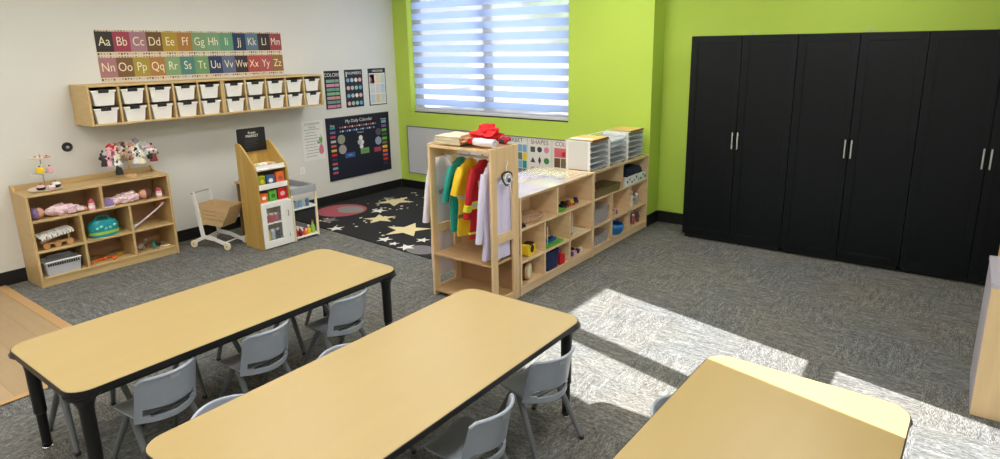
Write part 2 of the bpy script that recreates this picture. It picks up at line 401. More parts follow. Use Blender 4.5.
# ------------------------------------------------------------------ chairs (front towards -x)
def make_chair():
    t = T('toddler_chair', '', 'chair', (0, 0, 0), 0)
    # shell seat
    def seat(u, v):
        y = (u-.5)*.275*(1-.10*(v < .01)); x = -.15+.222*v
        z = .288+.008*abs(2*u-1)**2.2 - .02*max(0, (.14-v)/.14)**1.6 - (.006*max(0, (v-.7)/.3)**2)-.006*math.sin(v*PI)
        return (x, y*(1-.12*max(0, (.25-v)/.25)**2), z)
    MB().grid(seat, 14, 12, th=.009).build('seat', CHAIRP, t)
    def back(u, v):
        q = 2*u-1
        y = q*(.146-.006*v); z0 = .272; zt_ = .503-.012*abs(q)**2.5-.016*max(0, abs(q)-.88)/.12
        z = z0+(zt_-z0)*v
        x = .158-.085*q*q*(1-.12*v)+.04*v**1.3
        return (x, y, z)
    def hole(u, v):
        q = abs(2*u-1); lo = .12+.03*q*q; hi = .30
        return q < .84 and lo < v < hi
    MB().grid(back, 24, 26, th=.010, hole=hole).build('backrest', CHAIRP, t)
    # rolled rim on the top of the backrest and a moulded tag
    pts = []
    for k in range(17):
        p = back(k/16, 1); pts.append((p[0]+.004, p[1], p[2]))
    MB().tube(pts, .0085, seg=8).build('top_rim', CHAIRP, t)
    tg = MB()
    tg.grid(lambda u, v: (back(.42+.16*u, .86+.09*v)[0]+.008, back(.42+.16*u, .86+.09*v)[1], back(.42+.16*u, .86+.09*v)[2]), 4, 2, th=.003)
    tg.build('tag', LGREY, t)
    fr_ = MB()
    fr_.box(-.10, -.115, .262, .09, -.095, .279, bev=.005).box(-.10, .095, .262, .09, .115, .279, bev=.005).box(-.09, -.1, .264, -.07, .1, .277, bev=.004).box(.065, -.1, .264, .085, .1, .277, bev=.004)
    fr_.build('underframe', CHAIRL, t)
    for sx in (-1, 1):
        for s_ in (-1, 1):
            top = (sx*.022, s_*.122, .280); bot = (sx*.172+(.008 if sx > 0 else 0), s_*.15, .012)
            l = MB().tube([top, tuple(top[i]*.5+bot[i]*.5 for i in range(3)), bot], [.017, .0145, .0125], seg=10).build('leg', CHAIRL, t)
            MB().tube([(bot[0], bot[1], .0005), (bot[0], bot[1], .02)], [.0135, .0135], seg=10).build('foot_cap', FOOT, l)
    return t
ch = make_chair()
CG = 'small grey plastic chairs around the tables'
spots = [  # x, y, rot
 (-2.955, 1.14, .08, 'grey toddler chair on the aisle side of the tray wall table, at its near end', 0),
 (-2.955, 1.655, .07, 'grey toddler chair in the middle of the aisle side of the tray wall table', 0),
 (-2.955, 2.20, .07, 'grey toddler chair on the aisle side of the tray wall table, at its far end', 0),
 (-3.475, 1.04, PI, 'grey toddler chair under the near left corner of the tray wall table, only legs showing', 0),
 (-3.47, 1.66, PI+.04, 'grey toddler chair on the tray side of that table, middle, legs showing below', 0),
 (-3.44, 2.30, PI+.05, 'grey toddler chair on the tray side of that table, far end, legs showing below', 0),
 (-2.155, 1.115, PI+.02, 'grey toddler chair behind the middle table, wide curved rim showing at the near end', 0),
 (-2.135, 1.69, PI, 'grey toddler chair behind the middle table with a small curved rim halfway along', 0),
 (-1.53, 1.745, .03, 'grey toddler chair at the front edge of the middle table, cut by the picture bottom', 0),
 (-1.565, 2.30, -.24, 'grey toddler chair at the far end of the middle table, turned slightly, beside sunlit carpet', 0),
 (-.665, 2.14, PI+.02, 'grey toddler chair mostly hidden behind the left edge of the sunlit table', 0),
 (-.145, 2.19, -.03, 'grey toddler chair peeking out right of the sunlit table at the picture bottom', 0),
]
for k, (x, y, a, lab, _) in enumerate(spots):
    if k == 0: ch.location = (x, y, 0); ch.rotation_euler.z = a; ch['label'] = lab; ch['group'] = CG
    else: copy_tree(ch, (x, y, 0), a, lab, CG)

# ------------------------------------------------------------------ wardrobes
def wardrobe(x0, label):
    W, D, Ht = .955, .40, 1.995
    t = T('wardrobe', label, 'wardrobe', (x0, 5.947, 0), 0, 'black two door wardrobes along the recess')
    c = MB(); g = .002
    c.box(g, .02, .04, .018, D, Ht-.02).box(W-.018, .02, .04, W-g, D, Ht-.02).box(g, .02, Ht-.02, W-g, D, Ht).box(.018, .02, .04, W-.018, D, .06).box(.018, D-.01, .06, W-.018, D, Ht-.02)
    c.box(.05, .05, 0, .09, .35, .04).box(W-.09, .05, 0, W-.05, .35, .04)
    c.build('carcass', WARD, t)
    MB().box(.018, .045, .004, W-.018, .055, .04).build('plinth', BLACK, t)
    for k in (0, 1):
        a = g+.001+k*(W/2); b_ = a+W/2-.005; z0, z1 = .045, Ht-.004
        d = MB(); sw = .06
        d.box(a, 0, z0, a+sw, .018, z1, bev=.002).box(b_-sw, 0, z0, b_, .018, z1, bev=.002)
        d.box(a+sw, 0, z0, b_-sw, .018, z0+.062, bev=.002).box(a+sw, 0, z1-sw, b_-sw, .018, z1, bev=.002)
        d.box(a+sw-.002, .007, z0+.06, b_-sw+.002, .014, z1-sw+.002)
        # stepped moulding inside the frame
        d.box(a+sw, .003, z0+.062, a+sw+.008, .012, z1-sw).box(b_-sw-.008, .003, z0+.062, b_-sw, .012, z1-sw)
        d.box(a+sw+.008, .003, z0+.062, b_-sw-.008, .012, z0+.07).box(a+sw+.008, .003, z1-sw-.008, b_-sw-.008, .012, z1-sw)
        do = d.build('door', WARD, t)
        hx = (b_-.022) if k == 0 else (a+.022)
        h = MB(); h.tube([(hx, -.001, .975), (hx, -.028, .975)], .005, seg=8).tube([(hx, -.001, 1.085), (hx, -.028, 1.085)], .005, seg=8)
        h.box(hx-.006, -.036, .95, hx+.006, -.026, 1.11, bev=.003)
        h.build('handle', STEEL, do)
    return t
wardrobe(-2.209, 'black two door wardrobe nearest the green corner and the low shelves')
wardrobe(-1.254, 'black two door wardrobe in the middle of the row of three')
wardrobe(-.299, 'black two door wardrobe at the right end, partly cut by the picture edge')
# hooks left lying on top edge
for x, lab in ((-1.66, 'tiny wire hook lying on top of the black wardrobe nearest the corner'), (-.72, 'tiny wire hook lying on top of the middle black wardrobe')):
    o = MB().tube([(-.03, 0, .004), (-.01, 0, .012), (.012, 0, .03), (.03, 0, .012), (.02, 0, .004)], .003, seg=6).build('wire_hook', LGREY, loc=(x, 5.97, 1.996)); tag(o, lab, 'hook', 'wire hooks on the wardrobes')

# ------------------------------------------------------------------ cubby shelves (front at local x=0 facing +x)
def cubby(label, loc, W, D, Ht, lev, td, ld, mw, rz=0, back=True, raised=False, name='cubby_shelf', topm=None, group=None):
    t = T(name, label, 'shelf unit', loc, rz, group); p = .019
    for y in (0, W-p):
        s_ = MB()
        if raised:
            s_.prism([(0, 0), (0, Ht-.004), (-D+.09, Ht+.004), (-D+.05, Ht+.04), (-D+.03, Ht+.05), (-D, Ht+.05), (-D, 0)][::-1], y, y+p, axis='y')
        else: s_.box(-D, y, 0, 0, y+p, Ht, bev=.003)
        s_.build('side_panel', mw, t)
    t0 = MB().box(-D, p, Ht-.02, -.001, W-p, Ht, bev=.002)
    t0.build('top', topm or mw, t)
    if raised: MB().box(-D, p, Ht, -D+.018, W-p, Ht+.045, bev=.003).build('back_rail', mw, t)
    for z in lev: MB().box(-D+.008, p, z-.018, -.004, W-p, z, bev=.002).build('shelf', mw, t)
    MB().box(-.03, p, 0, -.012, W-p, lev[-1]-.018).build('kick_board', mw, t)
    tops = [Ht-.02]+[z-.018 for z in lev]
    for y in td: MB().box(-D+.008, y-p/2, lev[0], -.006, y+p/2, tops[0]).build('divider', mw, t)
    for r in range(1, len(lev)):
        for y in ld: MB().box(-D+.008, y-p/2, lev[r], -.006, y+p/2, tops[r]).build('divider', mw, t)
    MB().box(-D, p, .02, -D+.008, W-p, Ht-.02).build('back_panel', BACKWOOD if back else mw, t)
    return t
LX, LY = -6.08, 1.628
cubby('light wood shelf of dolls and baskets standing against the white wall', (LX, LY, 0), 1.135, .34, .79, [.57, .31, .08], [.551], [.365, .757], BIRCH_DIM, raised=True, name='toy_shelf')
AX, AY = -2.656, 3.725
CS = [.545, .28, .075]
cubby('light birch cubby shelf beside the dress-up rack, toys in seven openings', (AX, AY, 0), 1.155, .295, .80, CS, [.55], [.355, .755], BIRCH, back=False, topm=BIRCHTOP, group='birch cubby shelves in a row')
cubby('light birch cubby shelf against the window wall carrying three letter tray towers', (AX, 4.884, 0), 1.195, .295, .80, CS, [.60], [.39, .79], BIRCH, back=False, topm=BIRCHTOP, group='birch cubby shelves in a row')
cubby('birch cubby shelf standing back to back behind the one beside the dress-up rack', (-3.252, 4.88, 0), 1.155, .295, .80, CS, [.60], [.40, .80], BIRCH, rz=PI, back=False, topm=BIRCHTOP, group='birch cubby shelves in a row')

# ------------------------------------------------------------------ wall tray cabinets
def tray_cabinet(y0, label):
    W, D, z0, z1 = 1.196, .372, 1.295, 1.645
    t = T('wall_cabinet', label, 'wall cabinet', (-6.052, y0, z0), 0, 'wall cabinets of white trays'); p = .018; Hh = z1-z0
    MB().box(-D, 0, 0, 0, p, Hh, bev=.002).build('side_panel', OAKL, t); MB().box(-D, W-p, 0, 0, W, Hh, bev=.002).build('side_panel', OAKL, t)
    MB().box(-D, p, Hh-.018, 0, W-p, Hh, bev=.002).build('top', OAKL, t); MB().box(-D, p, 0, 0, W-p, .016, bev=.002).build('bottom', OAKL, t)
    MB().box(-D, p, .016, -D+.006, W-p, Hh-.018).build('back_panel', BACKWOOD, t)
    n = 5; cw = (W-2*p-(n-1)*.016)/n
    for k in range(1, n):
        y = p+k*cw+(k-1)*.016; MB().box(-D+.006, y, .016, -.001, y+.016, Hh-.018).build('divider', OAKL, t)
    ru = MB()
    for k in range(n):
        y = p+k*(cw+.016)
        for zz in (Hh*.5-.012, Hh*.5*2-.032):
            ru.box(-D+.01, y+.0005, zz, -.008, y+.008, zz+.006); ru.box(-D+.01, y+cw-.008, zz, -.008, y+cw-.0005, zz+.006)
    ru.build('tray_runners', BLACK, t)
    return t, cw, p, Hh, y0, z0
OAKL = mat('cabinet_wood', (206, 176, 120), .4, var=.10, scale=3, stretch=(2, .7, 9))
def make_tray(cw):
    t = T('storage_tray', '', 'tray', (0, 0, 0), 0, 'white trays in the wall cabinets')
    h = .128; w1 = cw/2-.010; w0 = w1-.026
    s_ = MB()
    L = .32
    def ring(wd, z, xo): return [(xo, -wd, z), (xo, wd, z), (-L, wd, z), (-L, -wd, z)]
    s_.rings([ring(w0, 0, -.012), ring(w1-.008, h, 0), ring(w1-.014, h, -.006), ring(w0-.005, .006, -.016)], 0, True, False)
    s_.build('tray_box', TRAYW, t)
    r = MB()
    r.box(-.008, -w1, h-.012, .006, -w1*.42, h+.004, bev=.003).box(-.008, w1*.42, h-.012, .006, w1, h+.004, bev=.003)
    r.box(-.008, -w1*.42, h-.032, .006, w1*.42, h-.020, bev=.003)
    r.build('rim', TRAYW, t)
    MB().box(-.012, -w1*.41, h-.020, .002, w1*.41, h+.012, bev=.003).build('handle_gap_shade', BLACK, t)  # black block painted for the shade inside the handle opening
    return t
TRAYW = mat('tray_white', (236, 234, 228), .4)
trp = None
ordn = ['first', 'second', 'third', 'fourth', 'fifth']
for ci, (y0, lab) in enumerate(((2.19, 'wooden wall cabinet of ten white trays, the left one above the toy shelf'), (3.388, 'wooden wall cabinet of ten white trays, the right one beside the colourful charts'))):
    t, cw, p, Hh, yy, z0 = tray_cabinet(y0, lab)
    for r in (0, 1):
        for k in range(5):
            zz = z0+(Hh*.5-.004 if r else .0165); yc = y0+p+k*(cw+.016)+cw/2
            lb = 'white tray, %s from the left in the %s row of the %s wall cabinet' % (ordn[k], ['lower', 'upper'][r], ['left', 'right'][ci])
            if trp is None:
                trp = make_tray(cw); trp.location = (-6.061, yc, zz+.0005); trp['label'] = lb
            else: copy_tree(trp, (-6.061, yc, zz+.0005), 0, lb)

exec_marks = True
# ------------------------------------------------------------------ flat things on walls
def board(name, label, cat, wall, u0, z0, w, h, base, th=.006, group=None, frame=None, tilt=0):
    loc, rz = ((XW+.001, u0, z0), PI/2) if wall == 'L' else ((u0, YW-.001, z0), 0)
    t = T(name, label, cat, loc, rz, group)
    if tilt: t.rotation_euler.y = tilt
    MB().box(0, -th, 0, w, 0, h).build('sheet', base, t)
    if frame:
        fw = .012; g = MB()
        g.box(-fw, -th-.006, -fw, 0, 0, h+fw).box(w, -th-.006, -fw, w+fw, 0, h+fw).box(0, -th-.006, -fw, w, 0, 0).box(0, -th-.006, h, w, 0, h+fw)
        g.build('frame', frame, t)
    t['th'] = th
    return t
def marks(t, rects, name='print', discs=()):
    th = t['th']; mats = []; g = MB()
    def mi(m):
        if m not in mats: mats.append(m)
        return mats.index(m)
    for k, (x0, z0, x1, z1, m) in enumerate(rects):
        g.box(x0, -th-.0008-.00003*(k % 7), z0, x1, -th+.0001, z1, mi(m))
    for (x, z, r, m) in discs:
        out = [(x+r*math.cos(a*PI/10), z+r*math.sin(a*PI/10)) for a in range(20)]
        g.prism(out, -th-.0014, -th+.0001, mi(m), axis='y')
    return g.build(name, mats, t)
# alphabet banners
cols1 = [(52, 46, 42), (158, 62, 80), (166, 122, 132), (108, 78, 38), (172, 142, 44), (168, 116, 56), (122, 154, 112), (120, 158, 122), (98, 152, 120), (34, 54, 88), (92, 120, 144), (52, 46, 44), (156, 64, 76)]
cols2 = [(170, 120, 124), (122, 88, 56), (164, 146, 56), (170, 120, 62), (128, 160, 116), (76, 128, 124), (112, 152, 104), (32, 52, 88), (92, 104, 132), (56, 44, 50), (172, 76, 68), (172, 84, 86), (146, 104, 52)]
BORD = mat('banner_border', (222, 206, 180), .7)
bcol = [mat('dot%d' % i, c, .7) for i, c in enumerate([(60, 56, 60), (170, 110, 90), (200, 190, 180), (110, 80, 60), (190, 170, 140), (120, 130, 140)])]
for row, (cols, txt, z0, lab) in enumerate(((cols1, 'ABCDEFGHIJKLM', 1.885, 'upper alphabet strip of coloured cards from Aa to Mm'), (cols2, 'NOPQRSTUVWXYZ', 1.655, 'lower alphabet strip of coloured cards from Nn to Zz'))):
    W = 1.895; h = .232 if row == 0 else .228; y0 = 2.458
    t = board('alphabet_strip', lab, 'alphabet strip', 'L', y0, z0, W, h, BORD, th=.004, group='alphabet strips above the wall cabinets')
    cw = W/13; rects = []; let = []
    for k in range(13):
        m = mat('card%d_%d' % (row, k), cols[k], .7)
        rects.append((k*cw, .036, (k+1)*cw, h-.014, m))
        a = txt[k]
        let.append((a+a.lower(), (k+.5)*cw, -.0052, .036+(h-.05)*.5, .115, CREAM, .80 if a not in 'WM' else .68))
    for k in range(13*6):
        x = k*W/78+.004; c = bcol[(k*5+k//3) % 6]
        rects.append((x, h-.012, x+.012, h-.002, c)); rects.append((x, .008+.006*(k % 2), x+.014, .026, c))
    marks(t, rects); lettering(t, let)

def words(t, items): lettering(t, [(s_, x, -t['th']-.0016, z, sz, m, 1) for (s_, x, z, sz, m) in items])
# charts right of the trays
CH = ['row chart', 'portrait chart', 'weather chart']
t = board('wall_chart', 'narrow dark chart with pink and green horizontal rows beside the wall cabinet', 'poster', 'L', 4.905, 1.198, .225, .468, BLACK, group='small charts above the calendar')
r_s = [C3('c_mint', (128, 168, 150)), C3('c_pink', (214, 142, 160)), C3('c_green', (110, 160, 140)), C3('c_sage', (136, 176, 136)), C3('c_peach', (206, 150, 140)), C3('c_sea', (110, 150, 140)), C3('c_rose', (206, 130, 150))]
rc = []
for k in range(7):
    z = .325-k*.052; rc += [(.018, z, .145, z+.036, r_s[k]), (.150, z, .212, z+.036, r_s[k])]
marks(t, rc); words(t, [('COLORS', .112, .415, .062, PAPER)])
t = board('wall_chart', 'narrow black chart with four rows of small pictures, middle one of three', 'poster', 'L', 5.215, 1.195, .285, .475, BLACK, group='small charts above the calendar')
dc = []
for a in range(4):
    for b_ in range(4):
        dc.append((.045+.065*b_, .05+.098*a, .026, [PINK, LGREY, MINT, LBLUE, LGREY, PAPER][(a*3+b_) % 6]))
marks(t, [(.02, .385, .035, .45, PAPER)], discs=dc); words(t, [('NUMBERS', .155, .43, .05, PAPER)])
t = board('wall_chart', 'white chart with a black top edge and pale picture boxes nearest the corner', 'poster', 'L', 5.6, 1.192, .30, .482, BLACK, group='small charts above the calendar')
rc = [(.012, .012, .288, .42, PAPER)]; 
for a in range(3):
    for b_ in range(3): rc.append((.025+.088*b_, .03+.13*a, .1+.088*b_, .145+.13*a, [C3('p1', (190, 206, 222)), C3('p2', (220, 206, 214)), C3('p3', (206, 212, 204)), C3('p4', (226, 206, 160))][(a*2+b_*3) % 4]))
marks(t, rc); marks(t, [(.03+.088*b_, .05+.13*a, .06+.088*b_, .10+.13*a, DGREY if (a+b_) % 2 else ROSE) for a in range(3) for b_ in range(3)], 'picture_prints'); words(t, [('WEATHER', .16, .447, .04, PAPER)])
# calendar
t = board('calendar_chart', 'large navy fabric daily calendar chart with coloured cards on the white wall', 'calendar', 'L', 4.868, .29, 1.04, .80, mat('navy_fabric', (22, 26, 44), .9), th=.012, tilt=0)
cc = [TEAL, C3('d1', (130, 96, 150)), C3('d2', (190, 70, 80)), C3('d3', (186, 186, 196)), C3('d4', (204, 90, 70)), C3('d5', (210, 180, 80)), RED, ORANGE, GREEN, LBLUE, BLUE, NAVY]
rc = []
for k in range(11):
    z = .655-k*.057; rc.append((.05, z, .13, z+.03, cc[(k*5) % 12] if k > 5 else cc[k])); rc.append((.90, z, .985, z+.036, [LBLUE, PURPLE, GREEN, C3('dk', (60, 90, 60)), GREEN, OLIVE, YEL, ORANGE, ROSE, RED, NAVY][k]))
for k in range(16): rc.append((.20+k*.039, .655, .222+k*.039, .675, [ROSE, C3('dr', (220, 120, 110)), PAPER][k % 3])); rc.append((.20+k*.037, .605, .222+k*.037, .625, [LBLUE, PAPER, BLUE][k % 3]))
rc += [(.26, .265, .42, .33, C3('cardb', (40, 90, 150))), (.515, .285, .66, .36, C3('cardg', (110, 160, 90))), (.75, .28, .87, .34, C3('cardr', (180, 60, 90)))]
marks(t, rc, discs=[(.215, .515, .06, C3('w1', (150, 156, 130))), (.225, .385, .06, C3('w2', (170, 160, 160))), (.84, .545, .05, C3('w3', (80, 70, 90))), (.83, .425, .055, C3('w4', (150, 166, 186))), (.53, .50, .032, PAPER), (.51, .445, .035, LGREY), (.55, .44, .03, PAPER), (.535, .385, .03, PAPER)])
words(t, [('My Daily Calendar', .52, .735, .06, PAPER), ('Days', .09, .70, .032, PAPER), ('Months', .94, .71, .032, PAPER), ('Today is', .53, .575, .032, LGREY), ('weather', .59, .32, .022, NAVY), ('seasons', .34, .30, .022, PAPER)])
MB().box(.02, -.016, .79, 1.02, -.011, .80).build('hanging_rod', DGREY, t)
# rules sheet with radish
t = board('rules_poster', 'white poster with thin grey writing and a pink radish, left of the calendar', 'poster', 'L', 4.515, .60, .315, .485, WALLPAPER if False else PAPER, th=.002)
GR = mat('ink_grey', (140, 142, 146), .7)
marks(t, [(.03+.01*(k % 3), .05+.036*k, .19+.02*((k*7) % 4), .056+.036*k, GR) for k in range(10)])
words(t, [('CLASSROOM', .15, .445, .038, GR), ('RULES', .15, .405, .036, GR)])
g = MB(); th_ = .002
g.prism([(.262+.034*math.cos(a*PI/8)*(1-.25*math.sin(a*PI/8)), .125+.065*math.sin(a*PI/8)) for a in range(16)], -.0035, -.0019, 0, axis='y')
g.prism([(.262, .185), (.235, .24), (.245, .28), (.262, .26), (.27, .31), (.282, .25), (.292, .27), (.285, .22), (.27, .185)], -.0035, -.0019, 1, axis='y')
g.prism([(.25, .19), (.205, .2), (.215, .23), (.24, .22)], -.0035, -.0019, 1, axis='y')
g.build('radish_drawing', [C3('radish', (206, 120, 140), .7), C3('radish_leaf', (110, 160, 90), .7)], t)
# outlet and round fitting
t = board('wall_outlet', 'small white power outlet low on the wall right of the play stand', 'outlet', 'L', 4.44, .455, .07, .085, WHITEP, th=.005)
marks(t, [(.028, .05, .031, .062, DGREY), (.04, .05, .043, .062, DGREY), (.028, .022, .031, .034, DGREY), (.04, .022, .043, .034, DGREY)])
t = T('wall_port', 'round black fitting with a grey centre on the white wall above the toy shelf', 'wall fitting', (XW, 2.098, 1.105), PI/2)
g = MB(); g.M = Matrix.Rotation(PI/2, 4, 'X'); g.lathe([(.042, 0), (.042, .008), (.03, .014), (.02, .010), (.018, .010)]); g.build('ring', BLACK, t)
g = MB(); g.M = Matrix.Rotation(PI/2, 4, 'X'); g.lathe([(.014, .0105), (.013, .018), (.008, .02)]); g.build('centre', GREYP, t)
# whiteboard under window and learning posters
board('whiteboard', 'low whiteboard with a thin grey frame on the green wall under the window', 'whiteboard', 'B', -6.245, .235, 1.42, .64, mat('whiteboard', (206, 208, 212), .25), th=.01, frame=mat('alu_frame', (120, 122, 126), .4))
PG = 'learning posters under the window'
px0 = -4.70
t = board('learning_poster', 'alphabet poster with colourful pictures right behind the dress-up rack', 'poster', 'B', px0, .36, .47, .50, PAPER, group=PG)
rc = []
pc = [TEAL, YEL, LBLUE, C3('sl', (90, 110, 110)), GREEN, OLIVE, C3('gy', (120, 126, 130)), C3('lg', (170, 180, 150))]
random.seed(3)
for a in range(5):
    for b_ in range(4): rc.append((.13+.084*a*.8, .03+.098*b_, .19+.084*a*.8, .12+.098*b_, random.choice(pc)))
marks(t, rc, discs=[(.13, .30, .075, YEL), (.14, .16, .065, LBLUE)]); words(t, [('ALPHABET', .235, .46, .072, DGREY)])
t = board('learning_poster', 'white shapes poster with nine dark and coloured shapes', 'poster', 'B', px0+.477, .36, .34, .50, PAPER, group=PG)
marks(t, [(.04, .335, .105, .40, C3('sg', (70, 90, 76))), (.05, .03, .11, .05, DGREY)], discs=[(.17, .37, .034, DGREY), (.268, .37, .036, C3('sp', (220, 140, 160))), (.268, .24, .038, C3('sgr', (60, 130, 70))), (.073, .125, .036, C3('sp2', (220, 160, 170))), (.268, .12, .03, C3('sd', (80, 84, 90)))])
g = MB(); g.prism([(.037, .21), (.109, .21), (.073, .275)], -.0075, -.0055, 0, axis='y'); g.prism([(.17, .19), (.192, .24), (.17, .29), (.148, .24)], -.0075, -.0055, 0, axis='y')
g.prism([(.17+(.034 if k % 2 == 0 else .015)*math.sin(k*PI/5), .12+(.034 if k % 2 == 0 else .015)*math.cos(k*PI/5)) for k in range(10)], -.0075, -.0055, 0, axis='y'); g.build('shape_prints', DGREY, t)
words(t, [('SHAPES', .17, .455, .076, C3('tx', (120, 60, 70)))])
t = board('learning_poster', 'colour poster with red and brown pictures left of the letter tray towers', 'poster', 'B', px0+.824, .36, .36, .50, PAPER, group=PG)
marks(t, [(.03, .30, .2, .41, C3('cp', (222, 110, 120))), (.03, .18, .11, .29, BROWN), (.12, .18, .22, .29, OLIVE), (.03, .06, .11, .17, GREEN), (.12, .06, .22, .17, YEL)]+[(.27, .08+k*.055, .34, .11+k*.055, [DGREY, LGREY, GR][k % 3]) for k in range(6)], discs=[(.16, .34, .03, RED)])
words(t, [('COLORS', .18, .455, .07, C3('tx2', (150, 60, 60)))])
struct('trim_2', MB().box(px0-.01, YW-.014, .862, px0+1.19, YW-.001, .872), mat('alu_frame', (120, 122, 126), .4))

#PART2
# ------------------------------------------------------------------ star rug
random.seed(11)
rug = T('star_rug', 'black play rug with cream stars and planets in the corner below the calendar', 'rug', (-3.35, 3.955, 0), math.radians(-3.2)+PI)
# local: +x towards the white wall, +y towards the camera
def rl(x, y):
    v = Vector((x+3.35, y-3.955)); a = -(math.radians(-3.2)+PI); return (v.x*math.cos(a)-v.y*math.sin(a), v.x*math.sin(a)+v.y*math.cos(a))
RUGM = mat('rug_black', (22, 22, 26), .95, bump=.3, scale=200)
MB().prism([rl(*q) for q in ((-3.35, 3.955), (-3.35, 6.07), (-6.405, 6.07), (-6.405, 4.13))], .0005, .010).build('pile', RUGM, rug)
g = MB(); rm = [mat('rug_cream', (226, 210, 160), .95), mat('rug_white', (226, 224, 214), .95), mat('rug_planet', (168, 82, 92), .95), mat('rug_planet_grey', (142, 140, 136), .95), mat('rug_grey', (120, 116, 118), .95)]
def star(x, y, r, m, rot, k=.42):
    p = [(x+(r if i % 2 == 0 else r*k)*math.sin(rot+i*PI/5), y+(r if i % 2 == 0 else r*k)*math.cos(rot+i*PI/5)) for i in range(10)]
    g.prism(p, .0095, .0108, m)
for (x, y, r, m, ro) in ((-4.748, 4.539, .27, 0, .2), (-5.337, 4.687, .20, 0, 1), (-5.822, 5.383, .26, 0, .5), (-4.687, 4.16, .09, 1, .3), (-4.31, 4.10, .10, 1, .8), (-5.626, 4.93, .11, 1, .2), (-5.789, 4.32, .13, 4, .4), (-5.44, 4.022+.12, .10, 1, .9), (-4.34, 4.36, .08, 1, .2), (-4.50, 4.11, .06, 1, .1), (-6.0, 5.45, .12, 4, .4), (-5.0, 5.3, .12, 1, .4), (-4.3, 5.2, .2, 0, .7), (-3.9, 4.6, .1, 1, .2)):
    q = rl(x, y); star(q[0], q[1], r, m, ro+1.2)
def disc(x, y, r, m, h=.0106, sy=1):
    q = rl(x, y); g.prism([(q[0]+r*math.cos(a*PI/12), q[1]+r*sy*math.sin(a*PI/12)) for a in range(24)], .0095, h, m)
disc(-6.03, 4.70, .30, 2); disc(-5.97, 4.78, .19, 3, .0111, .8); disc(-6.12, 4.60, .10, 2, .0114)
disc(-4.13, 4.12, .16, 4, .0106, .8)
for k in range(130):
    x, y = rnd(-6.05, -3.5), rnd(4.2, 5.9)
    if (x+6.03)**2+(y-4.7)**2 < .13: continue
    disc(x, y, rnd(.008, .022), 1 if k % 3 else 0, .0104)
g.build('star_print', rm, rug)

# ------------------------------------------------------------------ dress-up rack
RX, RY = -3.27, 3.38
RK = mat('rack_wood', (230, 198, 150), .38, var=.10, scale=3, stretch=(8, 8, .8))
rk = T('dress_up_rack', 'tall light wood dress-up rack with costumes, between rug and birch cubbies', 'clothes rack', (RX, RY, 0))
RW, RD, RH = .612, .33, 1.216
for s_ in (0, 1):
    x0 = 0 if s_ == 0 else RW-.022; x1 = x0+.022
    m = MB().box(x0, 0, 0, x1, .062, RH, bev=.003).build('post', RK, rk)
    MB().box(x0, RD-.075, 0, x1, RD, RH, bev=.003).build('post', RK, rk)
    MB().box(x0+.001, .062, 1.0 if s_ else 1.10, x1-.001, RD-.075, RH-.001).build('side_panel', RK, rk)
    MB().box(x0+.001, .062, .50, x1-.001, RD-.075, .57, bev=.003).build('cross_rail', RK, rk)
    MB().box(x0+.001, .062, 0.01, x1-.001, RD-.075, .07, bev=.003).build('bottom_rail', RK, rk)
MB().box(.0225, .002, RH-.03, RW-.0225, RD-.002, RH-.012, bev=.002).build('top_shelf', RK, rk)
MB().box(.0225, RD-.02, RH-.012, RW-.0225, RD-.004, RH+.0, bev=.002).build('top_lip', RK, rk)
SHD = mat('rack_shelf_wood', (190, 156, 112), .4, var=.12, scale=3, stretch=(1, 8, 8))
MB().box(.0225, .004, .332, RW-.0225, RD-.01, .35, bev=.002).build('shelf', SHD, rk)
MB().box(.0225, .004, .03, RW-.0225, RD-.01, .05, bev=.002).build('shelf', SHD, rk)
MB().box(.0225, RD-.009, .05, RW-.0225, RD-.001, .58).build('back_panel', BACKWOOD, rk)
MB().tube([(.02, .165, 1.12), (RW-.02, .165, 1.12)], .010, seg=12).build('hanging_rod', mat('rod_wood', (214, 190, 160), .4), rk)
for dx, dy in ((.03, .03), (RW-.03, .03), (.03, RD-.03), (RW-.03, RD-.03)): pass

